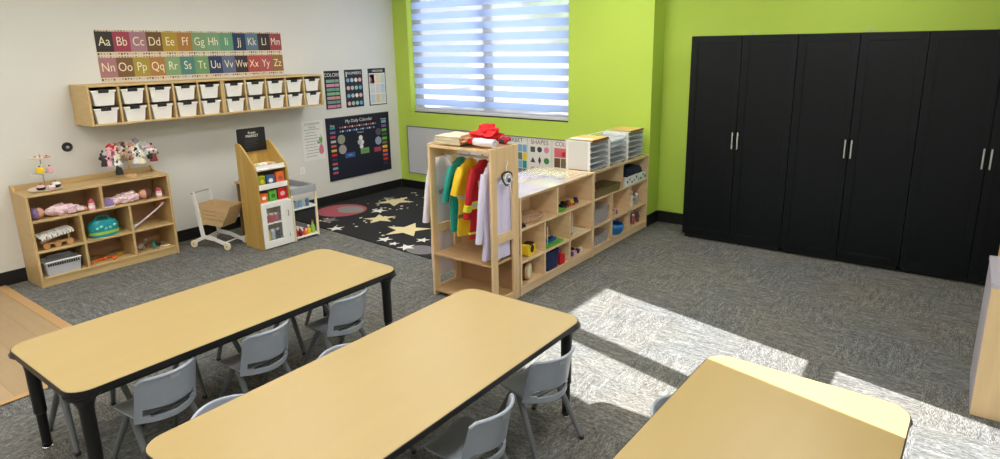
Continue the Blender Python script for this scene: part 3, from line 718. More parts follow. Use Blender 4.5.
def garment(name, label, cat, loc, rz, length, hw, mats, sleeve, th=.03, flare=1.15, sl_out=.05, parts=(), seed=1, open_front=False, group='costumes on the dress-up rack', hook=.03, slm=0):
    """hangs down from loc (the rod / hook point); width along local y"""
    random.seed(seed); ph = [rnd(0, 6) for _ in range(6)]
    t = T(name, label, cat, loc, rz, group); N = 28
    def ring(z, w, d, amp):
        out = []
        for k in range(N):
            a = 2*PI*k/N; fo = 1+amp*math.sin(4*a+ph[0]+z*3)+amp*.6*math.sin(7*a+ph[1]+z*9)
            out.append((d*math.sin(a)*fo+.006*math.sin(z*14+ph[2]), w*math.cos(a)*(1+amp*.25*math.sin(3*a+ph[3])), z))
        return out
    R = []; zt_ = -hook
    for q, (tt, w, d, am) in enumerate(((0, .035, .016, 0), (.02, .05, .022, .02), (.07, hw*.72, .03, .05), (.11, hw*.95, th, .08), (.2, hw, th*1.05, .12), (.4, hw*1.0, th*1.1, .18), (.6, hw*(1+(flare-1)*.4), th*1.15, .24), (.8, hw*(1+(flare-1)*.7), th*1.25, .3), (.97, hw*flare, th*1.35, .34), (1.0, hw*flare*.99, th*1.3, .34))):
        R.append(ring(zt_-length*tt, w, d, am))
    b = MB(); b.rings(R, 0)
    for s_ in (-1, 1):
        p0 = Vector((0, s_*hw*.80, zt_-length*.10)); p1 = Vector((.006, s_*(hw+sl_out*.6), zt_-length*.10-sleeve*.45)); p2 = Vector((.012*s_, s_*(hw+sl_out), zt_-length*.10-sleeve))
        b.tube([p0, p0.lerp(p1, .5), p1, p1.lerp(p2, .5), p2], [.03, .037, .034, .031, .033], slm, seg=10, flat=.7)
    b.build('cloth', mats, t)
    MB().tube([(0, -hw*.7, zt_-.03), (0, -.02, zt_-.002), (0, .02, zt_-.002), (0, hw*.7, zt_-.03)], .0035, seg=6).tube([(0, 0, zt_), (0, 0, zt_+.018), (.0, .010, zt_+.032), (0, .012, -.005), (0, 0, .0135), (0, -.0135, .002)], .002, seg=6).build('hanger', CHROME, t)
    t['_'] = 0; del t['_']
    def band(z0, z1, k, mt, nm):
        zz0, zz1 = zt_-length*z0, zt_-length*z1
        rr = []
        for z in (zz0, zz1):
            tt = (zt_-z)/length; w = hw*(1+(flare-1)*max(0, (tt-.2)/.8)) ; d = th*(1.05+.3*tt); am = .08+.27*tt
            rr.append([(p[0]*k+0, p[1]*k, p[2]) for p in ring(z, w*1.02, d*1.12, am)])
        o = MB().rings(rr, 0, False).build(nm, mt, t); return o
    t2 = t
    return t, band, zt_
RZ = 1.12+.012
wx, wy = RX, RY+.165
t, band, zt_ = garment('costume_gown', 'long white costume gown with dark lettering hanging outside the left side of the rack', 'costume', (RX-.055, wy+.03, 1.13), 0, .98, .125, CLOTHW, .42, th=.030, sl_out=.05, seed=4)
g = MB()
def glyphs(name, parent, x, y0, z0, n, m):
    g = MB()
    for k in range(n):
        g.box(x, y0+k*.017, z0, x+.0012, y0+.006+k*.017, z0+.032).box(x, y0+.006+k*.017, z0+(.0 if k % 2 else .024), x+.0012, y0+.011+k*.017, z0+.007+(.0 if k % 2 else .024))
    return g.build(name, m, parent)
glyphs('dark_lettering', t, .043, -.075, -.335, 5, DGREY)
for z9 in (-.60, -.64): glyphs('dark_lettering', t, .046, -.05, z9, 3, GREYP)
garment_defs = [
 ('scrub_shirt', 'teal doctor scrub top, leftmost of the costumes on the rod', (RX+.185, wy, RZ), .56, .125, TEAL, .26, 7),
 ('safety_vest', 'yellow builder vest with grey bands hanging between teal and red costumes', (RX+.275, wy, RZ), .58, .125, mat('vest_yellow', (232, 196, 28), .7), .20, 8),
 ('firefighter_jacket', 'red firefighter jacket with yellow and silver stripes on the rod', (RX+.40, wy, RZ), .58, .135, mat('jacket_red', (190, 20, 34), .7), .36, 9),
 ('lab_coat', 'white lab coat on the rod, rightmost inside the rack', (RX+.525, wy-.055, RZ), .72, .12, LILAC, .50, 10)]
REFL = mat('reflective_yellow', (220, 226, 60), .4); SILV = mat('reflective_silver', (196, 200, 196), .35)
gm = {}
for (nm, lab, loc, ln, hw, mt, slv, sd) in garment_defs:
    t, band, zt_ = garment(nm, lab, 'costume', loc, 0 if nm != 'lab_coat' else .1, ln, hw, [mt], slv, seed=sd, th=.030)
    gm[nm] = t
    if nm == 'firefighter_jacket':
        band(.50, .53, 1.03, REFL, 'yellow_stripe'); band(.53, .57, 1.03, SILV, 'silver_stripe'); band(.57, .60, 1.03, REFL, 'yellow_stripe')
        band(.90, .93, 1.03, REFL, 'yellow_stripe')
        for s_ in (-1, 1):
            b = MB(); p0 = Vector((.004, s_*(hw+.042), zt_-ln*.1-slv*.70)); p1 = Vector((.008*s_, s_*(hw+.046), zt_-ln*.1-slv*.84))
            b.tube([p0, p1], [.0385, .0385], seg=10, flat=.72).build('sleeve_stripe', REFL, t)
        MB().box(.034, -.10, zt_-.19, .040, -.04, zt_-.14, bev=.002).build('badge', TAN, t)
    if nm == 'safety_vest':
        band(.45, .50, 1.03, SILV, 'grey_band'); band(.70, .75, 1.03, OLIVE, 'grey_band')
# outer white shirt with hanger on the right side panel
t, band, zt_ = garment('white_shirt', 'white costume shirt seen between the posts of the right side of the rack', 'costume', (RX+RW-.058, RY+.16, 1.10), 0, .70, .085, LILAC, .50, th=.024, flare=1.2, sl_out=.02, seed=14)
t = T('clothes_hanger', 'white wire hanger hooked high on the right side panel of the rack', 'hanger', (RX+RW+.012, RY+.155, 1.06))
MB().tube([(.006, -.09, -.10), (.006, 0, -.04), (.006, .09, -.10), (.006, -.09, -.10)], .0028, seg=6).build('frame', WHITE, t)
MB().tube([(.006, 0, -.04), (.006, 0, .02), (.006, .014, .035), (.003, .02, .05), (0.002, .006, .062)], .0028, seg=6).build('hook', WHITE, t)
t = T('toy_stethoscope', 'black and white toy stethoscope looped over the hanger on the rack side', 'toy', (RX+RW+.022, RY+.155, .985))
pts = [(.012*math.sin(a*2), .052*math.cos(a), .05*math.sin(a)) for a in [k*2*PI/20 for k in range(20)]]
MB().tube(pts+[pts[0]], .006, seg=8).build('tube_loop', BLACK, t)
MB().tube([(.01, p[1]*.72, p[2]*.72+.004) for p in pts]+[(.01, pts[0][1]*.72, pts[0][2]*.72+.004)], .0055, seg=8).build('white_loop', WHITE, t)
MB().ell((.012, .01, -.012), (.012, .018, .018)).build('chest_piece', DGREY, t)

def blob(bm_, c, rad, amp, fr_, m=0, seed=0, sub=3, R=None):
    r = bmesh.ops.create_icosphere(bm_.bm, subdivisions=sub, radius=1)['verts']
    for v in r:
        n = v.co.normalized(); d = 1+amp*noise.noise(n*fr_+Vector((seed*3.1, seed, 0)))*2
        q = Vector((n.x*rad[0]*d, n.y*rad[1]*d, n.z*rad[2]*d)); v.co = (R @ q if R else q)+Vector(c)
    bm_._new(r, m, True); return bm_
# folded things on the rack top
zt = RH-.012+.001
def folded(name, label, cat, loc, rz, w, d, layers, th, m, amp=.006, seed=0, group=None):
    t = T(name, label, cat, loc, rz, group); 
    b = MB()
    for k in range(layers):
        z = th*(k+.5); ww = w*(1-.03*k); dd = d*(1-.04*k); o = rnd(-.006, .006)
        def fn(u, v, z=z, ww=ww, dd=dd, o=o, k=k):
            x = (u-.5)*ww+o; y = (v-.5)*dd; e = min(u, 1-u, v, 1-v)
            return (x, y, z+amp*noise.noise(Vector((x*14+seed, y*14, k)))-(.25*th if e < .01 else 0))
        b.grid(fn, 14, 12, th=th*.86)
    b.build('folds', m, t); return t
random.seed(5)
folded('folded_costume', 'cream folded fabric costume on the left end of the rack top', 'costume', (RX+.16, RY+.165, RH+.003), .05, .25, .27, 3, .02, mat('cream_cloth', (214, 204, 176), .85), seed=1)
t = T('striped_cloth', 'tan striped cloth bunched beside the cream folded costume on the rack top', 'costume', (RX+.315, RY+.15, RH+.003), 0)
b = MB(); blob(b, (0, 0, .038), (.055, .12, .036), .3, 2.6, 0, 3); b.build('cloth', mat('striped_tan', (196, 150, 112), .85, var=.4, scale=25, stretch=(1, 6, 1)), t)
t = T('red_hat', 'bright red crumpled fabric hat on top of the dress-up rack', 'hat', (RX+.40, RY+.20, RH+.003), 0)
b = MB(); blob(b, (0, .0, .05), (.11, .12, .055), .35, 2.2, 0, 5); blob(b, (.01, .03, .095), (.07, .07, .05), .25, 2.5, 0, 8); b.build('crown', mat('red_cloth', (214, 22, 30), .8), t)
MB().grid(lambda u, v: (-.02+.17*(u-.5), -.10-.10*(v-.5)*1.0, .012+.02*v+.012*math.sin(u*9)), 10, 6, th=.006).build('brim', mat('red_cloth', (214, 22, 30), .8), t)
t = T('rolled_towel', 'white rolled cloth lying in front of the red hat on the rack top', 'costume', (RX+.50, RY+.075, RH+.032), 0)
g = MB()
sp = [(-.10+0*k, 0, 0) for k in range(1)]
R_ = []
for k in range(9):
    x = -.09+.18*k/8; R_.append([(x, (.033+.003*math.sin(5*a+k))*math.cos(a), (.028+.003*math.sin(4*a+k))*math.sin(a)) for a in [j*2*PI/18 for j in range(18)]])
g.rings(R_, 0); g.build('roll', CLOTHW, t); g = MB()
g.tube([(.091, .022*math.cos(a)*(1-a/20), .022*math.sin(a)*(1-a/20)) for a in [j*.5 for j in range(24)]], .002, seg=5).build('roll_end', LGREY, t)
t = T('red_mitten', 'small red glove with dark fingertips at the back right of the rack top', 'glove', (RX+.545, RY+.24, RH+.004), .3)
b = MB(); blob(b, (0, 0, .03), (.04, .05, .028), .15, 2, 0, 2); blob(b, (.02, .05, .03), (.018, .03, .018), .1, 2, 0, 4); b.build('glove', mat('glove_red', (176, 30, 60), .8), t)
b = MB(); blob(b, (0, -.052, .028), (.02, .016, .018), .1, 2, 0, 4); b.build('fingertip', BLACK, t)

# ------------------------------------------------------------------ letter tray towers
def tray_tower(y, label, paper):
    t = T('letter_tray_tower', label, 'letter trays', (AX-.05, y, .801), 0, 'letter tray towers on the birch shelf')
    D, W = .27, .335; n = 5; ph_ = .053
    for k in range(n):
        z = .006+k*ph_; g = MB()
        g.box(-D, -W/2+.003, z, 0, W/2-.003, z+.003)
        g.box(-D, -W/2+.003, z+.003, 0, -W/2+.006, z+.028).box(-D, W/2-.006, z+.003, 0, W/2-.003, z+.028).box(-D, -W/2+.006, z+.003, -D+.003, W/2-.006, z+.028)
        g.box(-.003, -W/2+.006, z+.003, 0, W/2-.006, z+.010)
        g.build('tray', CLEAR, t)
    for x in (-D+.02, -.02):
        for s_ in (-1, 1):
            MB().box(x-.012, s_*W/2-.004*(s_ > 0)*0-.003, .0, x+.012, s_*W/2+.003, n*ph_+.01, bev=.002).build('upright', WHITEP, t)
    for s_ in (-1, 1): MB().box(-D+.032, s_*W/2-.0015, .006, -.032, s_*W/2+.0015, n*ph_+.004).build('side_sheet', FROST, t)
    MB().box(-.03, -W/2+.01, 0, -.005, -W/2+.06, .0055).box(-.03, W/2-.06, 0, -.005, W/2-.01, .0055).build('foot', BLACK, t)
    rim = MB(); zz = n*ph_+.004
    rim.tube([(-D, -W/2, zz), (-D, W/2, zz), (-.002, W/2, zz), (-.002, -W/2, zz), (-D, -W/2, zz)], .004, seg=6); rim.build('top_frame', WHITEP, t)
    if paper: MB().box(-D+.02, -W/2+.012, zz-.034, -.012, W/2-.012, zz-.026).build('paper_stack', PAPER, t); 
    return t
FROST = clear_mat('frosted_side', (236, 238, 236), .25, .5)
t = tray_tower(5.075, 'clear letter tray tower nearest the camera with a tan folder on top', False)
o = T('tan_folder', 'tan folder with a brown front edge lying on the nearest letter tray tower', 'folder', (AX-.05, 5.075, .801+.2785))
MB().box(-.26, -.155, 0, .005, .158, .006, bev=.001).build('cover', mat('tan_paper', (222, 188, 110), .7), o)
MB().box(.006, -.155, -.02, .010, .158, .006).build('front_flap', mat('brown_paper', (132, 88, 66), .7), o)
MB().box(-.25, -.150, .0062, -.02, -.05, .0075).build('label_card', PAPER, o)
tray_tower(5.465, 'clear letter tray tower in the middle of the three on the birch shelf', False)
tray_tower(5.86, 'clear letter tray tower against the green corner wall, furthest of three', False)
o = T('tan_folder', 'tan folder with an olive front edge lying on the furthest letter tray tower', 'folder', (AX-.05, 5.86, .801+.2785))
MB().box(-.255, -.15, 0, .005, .15, .005, bev=.001).build('cover', mat('tan_paper', (222, 188, 110), .7), o)
MB().box(.006, -.15, -.016, .010, .15, .005).build('front_flap', OLIVE, o)

# ------------------------------------------------------------------ things in the birch cubbies
def bin_(name, label, cat, loc, w, d, h, m, rz=0, wall=.004, taper=.9, rim=True, group=None, slots=0, handles=False):
    t = T(name, label, cat, loc, rz, group); b = MB()
    def rg(k, z, i=0):
        return [(p[0], p[1], z) for p in rrect(-d/2*k+i, -w/2*k+i, d/2*k-i, w/2*k-i, .015, 3)]
    b.rings([rg(taper, 0), rg(1, h), rg(1, h, wall), rg(taper, wall, wall)], 0, True); b.build('body', m, t)
    if rim:
        r = MB(); r.rings([rg(1.0, h-.006, -.004), rg(1.0, h+.001, -.004), rg(1.0, h+.001, wall*.5), rg(1.0, h-.006, wall*.5), rg(1.0, h-.006, -.004)], 0, False); r.build('rim', m, t)
    if slots:
        s_ = MB()
        for k in range(slots):
            y = -w/2*.85+w*.85*(k+.5)/slots; s_.box(d/2*.96, y-.006, h*.3, d/2*1.01+.001, y+.006, h*.8)
        s_.build('slots', DGREY, t)
    return t
def block(label, loc, sz, m, rz=0, group=None, cat='toy block', name='toy_block'):
    t = T(name, label, cat, loc, rz, group)
    MB().box(-sz[0]/2, -sz[1]/2, 0, sz[0]/2, sz[1]/2, sz[2], bev=.004).build('body', m, t)
    q = MB(); 
    for a in (-.25, .25): q.lathe([(min(sz[0], sz[1])*.14, 0), (min(sz[0], sz[1])*.14, .006)], (0, a*sz[1], sz[2]-.0005), seg=10)
    q.build('stud', m, t); return t
CXx = AX-.13
L1, L2, L3 = .5455, .2805, .0755
# A top left: woven tray
t = T('wicker_tray', 'flat beige woven tray in the top left opening of the near birch shelf', 'tray', (CXx, 4.0, L1))
g = MB(); g.lathe([(.09, 0), (.105, .018), (.108, .034), (.104, .036), (.100, .018), (.086, .005)], seg=28); 
for v in g.bm.verts: v.co.y *= 1.75
WK = mat('wicker', (206, 172, 138), .8, var=.35, scale=60, bump=.6); g.build('basket', WK, t)
g = MB(); pts = [(.106*math.cos(a), .1855*math.sin(a), .036+.003*math.sin(a*24)) for a in [k*2*PI/72 for k in range(72)]]
g.tube(pts+[pts[0]], .006, seg=6).build('braided_rim', WK, t)
t = T('small_black_car', 'tiny black toy at the left edge of the top left opening, before the woven tray', 'toy', (AX-.035, 3.79, L1)); MB().box(-.02, -.03, .006, .02, .03, .022, bev=.005).box(-.014, -.012, .022, .014, .02, .034, bev=.004).build('body', BLACK, t)
w_ = MB(); w_.M = Matrix.Rotation(PI/2, 4, 'Y'); 
for yy in (-.018, .018): w_.lathe([(.008, -.022), (.008, -.014)], (-.008, yy, 0), seg=10).lathe([(.008, .014), (.008, .022)], (-.008, yy, 0), seg=10)
w_.build('wheel', DGREY, t)
# A top right: dark train pieces
def peg_toy(label, loc, base, peg, h, dims=(.05, .16), cat='toy', name='peg_toy'):
    t = T(name, label, cat, loc)
    MB().box(-dims[0], -dims[1]/2, 0, dims[0], dims[1]/2, .014, bev=.004).build('base', base, t)
    MB().tube([(dims[0]*.6, -dims[1]*.3, .014), (dims[0]*.6, -dims[1]*.3, h)], .004, seg=8).build('peg', peg, t); return t
peg_toy('white upright peg on a green base among dark toys, upper right opening of near shelf', (CXx+.05, 4.37, L1), GREEN, WHITE, .16)
for k, (m, lab, dy, dz, s_) in enumerate(((BLACK, 'black toy train engine in the top right opening of the near birch shelf', .06, 0, (.05, .07, .05)), (BROWN, 'brown toy wagon behind the black engine in the near birch shelf', .14, 0, (.05, .06, .04)), (YEL, 'small yellow toy wagon at the right of the dark train pieces', .21, 0, (.045, .05, .035)), (NAVY, 'navy toy wagon at the right end of the train pieces', .28, 0, (.05, .06, .04)))):
    t = T('toy_wagon', lab, 'toy train', (CXx+.04, 4.42+dy, L1), .1*k)
    MB().box(-s_[0]/2, -s_[1]/2, .010, s_[0]/2, s_[1]/2, .010+s_[2]*.55, bev=.004).box(-s_[0]*.35, -s_[1]*.1, .010+s_[2]*.5, s_[0]*.35, s_[1]*.45, .010+s_[2], bev=.004).build('body', m, t)
    for sx in (-1, 1):
        for sy_ in (-1, 1):
            w_ = MB(); w_.M = Matrix.Translation((sx*s_[0]*.5, sy_*s_[1]*.3, .010)) @ Matrix.Rotation(PI/2, 4, 'Y'); w_.lathe([(.010, -.003), (.010, .003)], seg=10).build('wheel', RED if k else DGREY, t)
# A row 2
t = T('toy_tape_measure', 'yellow and black toy tape measure in the middle left opening of near birch shelf', 'toy', (CXx+.06, 3.93, L2), .2)
b = MB(); b.prism(rrect(-.075, 0, .075, .095, .03, 5), -.03, .03, axis='x'); b.build('case', YEL, t)
b = MB(); b.M = Matrix.Translation((.031, .005, .052)) @ Matrix.Rotation(PI/2, 4, 'Y'); b.lathe([(.032, -.002), (.032, .003), (.020, .004)], seg=18); b.build('dial', BLACK, t)
MB().box(.005, .075, .004, .028, .125, .016, bev=.003).build('tape_end', YEL, t)
b = MB(); b.prism([(-.06, .07), (-.03, .10), (.04, .10), (.07, .07), (.05, .085), (-.03, .085)], -.031, .031, axis='x').build('grip', BLACK, t)
peg_toy('green board with a white peg in the middle opening of the near birch shelf', (CXx+.03, 4.27, L2), GREEN, WHITE, .17, dims=(.08, .28), name='game_board')
t = T('toy_boat', 'blue toy piece lying on the green board in the near birch shelf', 'toy', (CXx+.04, 4.29, L2+.0145))
b = MB(); b.prism([(-.05, 0), (.05, 0), (.07, .025), (-.07, .025)], -.02, .02, axis='x').build('hull', BLUE, t); MB().box(-.012, -.03, .025, .012, .025, .042, bev=.004).build('cabin', NAVY, t)
t = peg_toy('cream wooden tray with a tall white peg, middle right opening of near birch shelf', (CXx+.03, 4.675, L2), CREAM, WHITE, .19, dims=(.07, .25), name='peg_tray')
b = MB(); b.box(-.07, -.12, .014, .07, -.112, .03).box(-.07, .112, .014, .07, .12, .03).build('side_lip', TAN, t)
# A row 3
t = T('wooden_drum', 'round wooden drum lying on its side in the bottom left opening of near shelf', 'drum', (CXx+.05, 3.90, L3+.0725), 0)
b = MB(); b.M = Matrix.Rotation(.35, 4, 'Z') @ Matrix.Rotation(PI/2, 4, 'Y'); b.lathe([(.066, -.035), (.070, -.03), (.070, .03), (.066, .035)], seg=28); b.build('shell', TAN, t)
b = MB(); b.M = Matrix.Rotation(.35, 4, 'Z') @ Matrix.Rotation(PI/2, 4, 'Y'); b.lathe([(.058, .0352), (.056, .038)], seg=28); b.build('drum_skin', CREAM, t)
b = MB(); b.M = Matrix.Rotation(.35, 4, 'Z') @ Matrix.Rotation(PI/2, 4, 'Y'); b.lathe([(.070, -.012), (.0725, -.01), (.0725, .01), (.070, .012)], seg=28, cap=False); b.build('band', BROWN, t)
bin_('storage_bin', 'tall navy bin in the bottom middle opening of the near birch shelf', 'bin', (CXx+.05, 4.225, L3), .19, .13, .165, NAVY, taper=.88)
block('red box beside the navy bin at the bottom of the near birch shelf', (CXx+.075, 4.375, L3), (.07, .08, .085), RED, name='toy_box', cat='box')
for k in range(9):
    m, nm = [(RED, 'red'), (BLUE, 'blue'), (PINK, 'pink'), (NAVY, 'navy'), (WHITE, 'white'), (PURPLE, 'purple'), (ROSE, 'rose'), (LBLUE, 'light blue'), (BLACK, 'black')][k]
    x = CXx+.06-.055*(k//5); y = 4.54+.057*(k % 5)
    block('%s building block in the bottom right opening of the near birch shelf' % nm, (x, y, L3+(.0 if k < 9 else .04)), (.038, .045, .035+.02*((k*3) % 3)), m, rz=.3*math.sin(k*5), group='building blocks in the bottom right opening')
# ------------------------------------------------------------------ far birch cubby
FY = 4.884
bin_('olive_tray', 'olive green tray of craft pieces in the top left opening of the far birch shelf', 'tray', (CXx+.03, FY+.30, L1), .50, .20, .07, OLIVE, taper=.96)
t = T('craft_roll', 'beige craft roll lying in the olive tray of the far birch shelf', 'craft item', (CXx+.03, FY+.17, L1+.024), .3); b = MB(); b.M = Matrix.Rotation(PI/2, 4, 'X'); b.lathe([(.018, -.05), (.02, -.045), (.02, .045), (.018, .05)]); b.build('roll', TAN, t); MB().tube([(0, -.052, 0), (0, .052, 0)], .006).build('core', BROWN, t)
t = bin_('patterned_box', 'white box with dark animal prints in the top right opening of the far shelf', 'box', (CXx+.04, FY+.895, L1), .50, .19, .095, WHITEP, taper=.99)
g = MB()
for k in range(9): g.prism([(-.21+k*.052+.016*math.cos(a), .045+.02*math.sin(k*2)+.014*math.sin(a)) for a in [j*PI/4 for j in range(8)]], .0953, .0965, k % 2, axis='x')
g.build('print', [DGREY, LBLUE], t)
o = folded('folded_blanket', 'dark navy folded cloth lying on the white patterned box', 'blanket', (CXx+.035, FY+.87, L1+.0965), 0, .17, .36, 4, .018, mat('navy_cloth', (34, 44, 66), .85), seed=4)
bin_('clear_bin', 'clear plastic bin in the middle left opening of the far birch shelf', 'bin', (CXx+.03, FY+.20, L2), .28, .18, .15, CLEARGREY)
def figure(label, loc, m1, m2, h=.09, rz=0, grp=None, name='toy_figure'):
    t = T(name, label, 'toy', loc, rz, grp)
    b = MB(); b.tube([(0, -h*.14, 0), (0, -h*.11, h*.42)], [h*.10, h*.12]).tube([(0, h*.14, 0), (0, h*.11, h*.42)], [h*.10, h*.12]); b.ell((0, 0, h*.52), (h*.16, h*.22, h*.22)); b.tube([(0, -h*.15, h*.66), (h*.08, -h*.34, h*.45)], [h*.09, h*.06]).tube([(0, h*.15, h*.66), (h*.08, h*.34, h*.45)], [h*.09, h*.06]); b.build('body', m1, t)
    MB().ell((0, 0, h*.85), (h*.15, h*.16, h*.17)).build('head', m2, t); return t
figure('tiny pink toy figure in the middle opening of the far birch shelf', (CXx+.08, FY+.51, L2), PINK, ROSE, .06)
figure('second tiny toy figure, purple, beside the pink one in the far birch shelf', (CXx+.08, FY+.57, L2), PURPLE, PINK, .055)
figure('white toy robot figure in the middle right opening of the far birch shelf', (CXx+.06, FY+.92, L2), WHITE, LGREY, .17)
figure('small pale toy figure at the right of the white robot figure', (CXx+.06, FY+1.06, L2), LGREY, WHITE, .12)
bin_('clear_bin', 'clear plastic bin of pale pieces in the bottom left opening of the far shelf', 'bin', (CXx+.03, FY+.20, L3), .28, .18, .10, CLEARGREY)
t = T('blue_basket', 'round bright blue woven basket in the bottom middle opening of the far shelf', 'basket', (CXx+.05, FY+.57, L3)); BB = mat('blue_wicker', (42, 122, 196), .5, var=.3, scale=40, bump=.5)
MB().lathe([(.07, 0), (.098, .04), (.104, .08), (.09, .105), (.085, .10), (.096, .075), (.09, .04), (.062, .006)], seg=24).build('body', BB, t)
MB().tube([(0, .09*math.cos(a), .10+.055*math.sin(a)) for a in [k*PI/12 for k in range(13)]], .006).build('handle', BB, t)
for k, (m, nm) in enumerate(((PURPLE, 'purple'), (WHITE, 'white'), (ROSE, 'rose'), (PURPLE, 'dark purple'), (BROWN, 'brown'))):
    figure('%s toy doll in the bottom right opening of the far birch shelf' % nm, (CXx+.07-.05*(k % 2), FY+.86+.058*k, L3), m if nm != 'dark purple' else mat('dark_purple', (72, 40, 90), .6), [PINK, PURPLE, WHITE][k % 3], .11+.03*(k % 2), grp='little dolls at the bottom right of the far shelf')

# ------------------------------------------------------------------ toy shelf contents
TXx = LX-.15; M1, M2, M3 = .5705, .3105, .0805
BONN = mat('bonnet_purple', (134, 110, 156), .8); DPINK = mat('doll_pink', (234, 206, 212), .8, var=.12, scale=40); HAIR = mat('doll_hair', (96, 58, 50), .8)
def doll(label, y, flip, skinm, hatm):
    t = T('baby_doll', label, 'doll', (TXx+.07, y, M1+.002), 0 if not flip else PI, 'baby dolls lying on the toy shelf')
    b = MB()
    b.ell((0, .0, .042), (.045, .085, .040)); b.tube([(.0, .07, .036), (.03, .14, .028), (.02, .20, .022)], [.028, .022, .016]); b.tube([(-.02, .07, .036), (-.025, .14, .03), (-.03, .21, .022)], [.028, .022, .016])
    b.tube([(.02, -.055, .05), (.055, -.02, .05), (.06, .03, .028)], [.02, .017, .013]); b.tube([(-.02, -.055, .05), (-.05, -.01, .05), (-.05, .04, .03)], [.02, .017, .013])
    blob(b, (0, .03, .046), (.058, .095, .046), .30, 3.0, 0, int(y*10)); blob(b, (.01, .12, .035), (.050, .06, .034), .35, 3.4, 0, int(y*20))
    b.build('body', DPINK, t)
    h = MB().ell((0, -.125, .050), (.044, .046, .046)).build('head', skinm, t)
    f_ = MB(); f_.ell((.013, -.128, .094), (.005, .005, .004)).ell((-.013, -.128, .094), (.005, .005, .004)).ell((0, -.108, .093), (.008, .003, .003)).build('face', DGREY, h)
    MB().ell((0, -.150, .050), (.052, .038, .050)).build('bonnet', hatm, t)
    MB().ell((.02, .214, .018), (.013, .018, .016)).ell((-.03, .222, .018), (.013, .018, .016)).build('shoe', skinm, t)
    return t
doll('baby doll in pink with a purple bonnet, left of the two on the toy shelf', LY+.215, False, SKIN, BONN)
doll('baby doll in pink with brown hair, right of the two on the toy shelf', LY+.80, True, SKIN, HAIR)
def cap(label, y):
    t = T('purple_cap', label, 'doll hat', (TXx+.10, y, M1)); b = MB(); b.lathe([(.048, 0), (.052, .02), (.045, .055), (.025, .078), (.004, .084)], seg=18); b.build('crown', BONN, t)
    MB().lathe([(.050, .001), (.056, .006), (.050, .012)], seg=18, cap=False).build('band', WHITE, t)
cap('pale purple doll cap at the left of the right hand doll', LY+.60)
for y, lab in ((LY+.475, 'pink and white baby bottle at the feet of the left doll'), (LY+1.045, 'pink and white baby bottle at the right end of the top opening')):
    t = T('baby_bottle', lab, 'baby bottle', (TXx+.10, y, M1), 0, 'toy baby bottles')
    MB().lathe([(.024, 0), (.026, .01), (.026, .055), (.022, .065)]).build('bottle', PINK, t); MB().lathe([(.024, .0655), (.024, .080), (.010, .088), (.008, .100)]).build('cap', ROSE, t)
    MB().lathe([(.0264, .02), (.0264, .045)], cap=False).build('label_band', WHITE, t)
# row 2 left
t = T('crinkled_paper', 'white crinkled comb-edged piece lying on top of wooden toys, middle left opening', 'toy', (TXx+.09, LY+.17, M2+.12), .05)
t.rotation_euler.x = .12
g = MB(); g.grid(lambda u, v: (.05-.12*v, (u-.5)*.25, .012*math.sin(u*40)*(1-v)+.02*v), 40, 4, th=.004).build('sheet', WHITE, t)
g = MB(); 
for k in range(12): g.box(.05, -.118+k*.021, -.02, .055, -.106+k*.021, .004)
g.build('comb_teeth', WHITE, t)
t = T('wooden_rail_toy', 'wooden toy with a ramp and round wheel in the middle left opening', 'toy', (TXx+.06, LY+.18, M2), 0)
b = MB(); b.box(-.03, -.10, .03, .03, .12, .045, bev=.003); b.tube([(0, -.11, .05), (0, .10, .115)], .012); b.tube([(0, .10, .04), (0, .10, .115)], .009); b.build('frame', TAN, t)
for y in (-.08, .0, .09):
    b = MB(); b.M = Matrix.Translation((.034, y, .026)) @ Matrix.Rotation(PI/2, 4, 'Y'); b.lathe([(.026, -.004), (.026, .006), (.01, .007)], seg=18); b.build('wheel', mat('wheel_wood', (196, 146, 96), .5), t)
# row 2 middle: teal basket
t = T('toy_bag', 'teal and yellow green plastic toy bag in the centre opening of the toy shelf', 'bag', (TXx+.06, LY+.55, M2))
b = MB(); b.rings([[(x*.065, y*.12*k, z) for x, y in [(math.cos(a), math.sin(a)) for a in [j*2*PI/20 for j in range(20)]]] for z, k in ((0, .9), (.02, 1), (.10, 1.03), (.135, .9), (.15, .6))], 0); b.build('body', mat('bag_teal', (28, 150, 158), .35), t)
b = MB(); b.rings([[(x*.068, y*.1235, z) for x, y in [(math.cos(a), math.sin(a)) for a in [j*2*PI/20 for j in range(20)]]] for z in (.025, .05)], 0, False); b.build('lower_band', mat('lime', (160, 200, 80), .4), t)
g = MB(); 
for k in range(5): g.ell((.064, -.07+k*.035, .085+.012*math.sin(k*2)), (.006, .014, .014))
g.build('printed_shapes', mat('aqua', (130, 214, 206), .4), t)
MB().tube([(0, .06*math.cos(a), .145+.04*math.sin(a)) for a in [k*PI/10 for k in range(11)]], .006).build('handle', TEAL, t)
# row 2 right: long white pink toy
t = T('toy_broom', 'long white toy broom with pink tip leaning diagonally in the middle right opening', 'toy', (TXx+.09, LY+.93, M2), 0)
b = MB(); b.tube([(0, -.13, .022), (0, .05, .13), (0, .14, .19)], [.008, .007, .007]); b.build('stick', mat('pale_pink', (232, 216, 218), .5), t)
b = MB(); b.tube([(0, -.165, .003+.012), (0, -.10, .048)], [.018, .012], seg=8); b.build('brush', LGREY, t)
MB().ell((0, .138, .197), (.010, .022, .012)).build('tip', PINK, t)
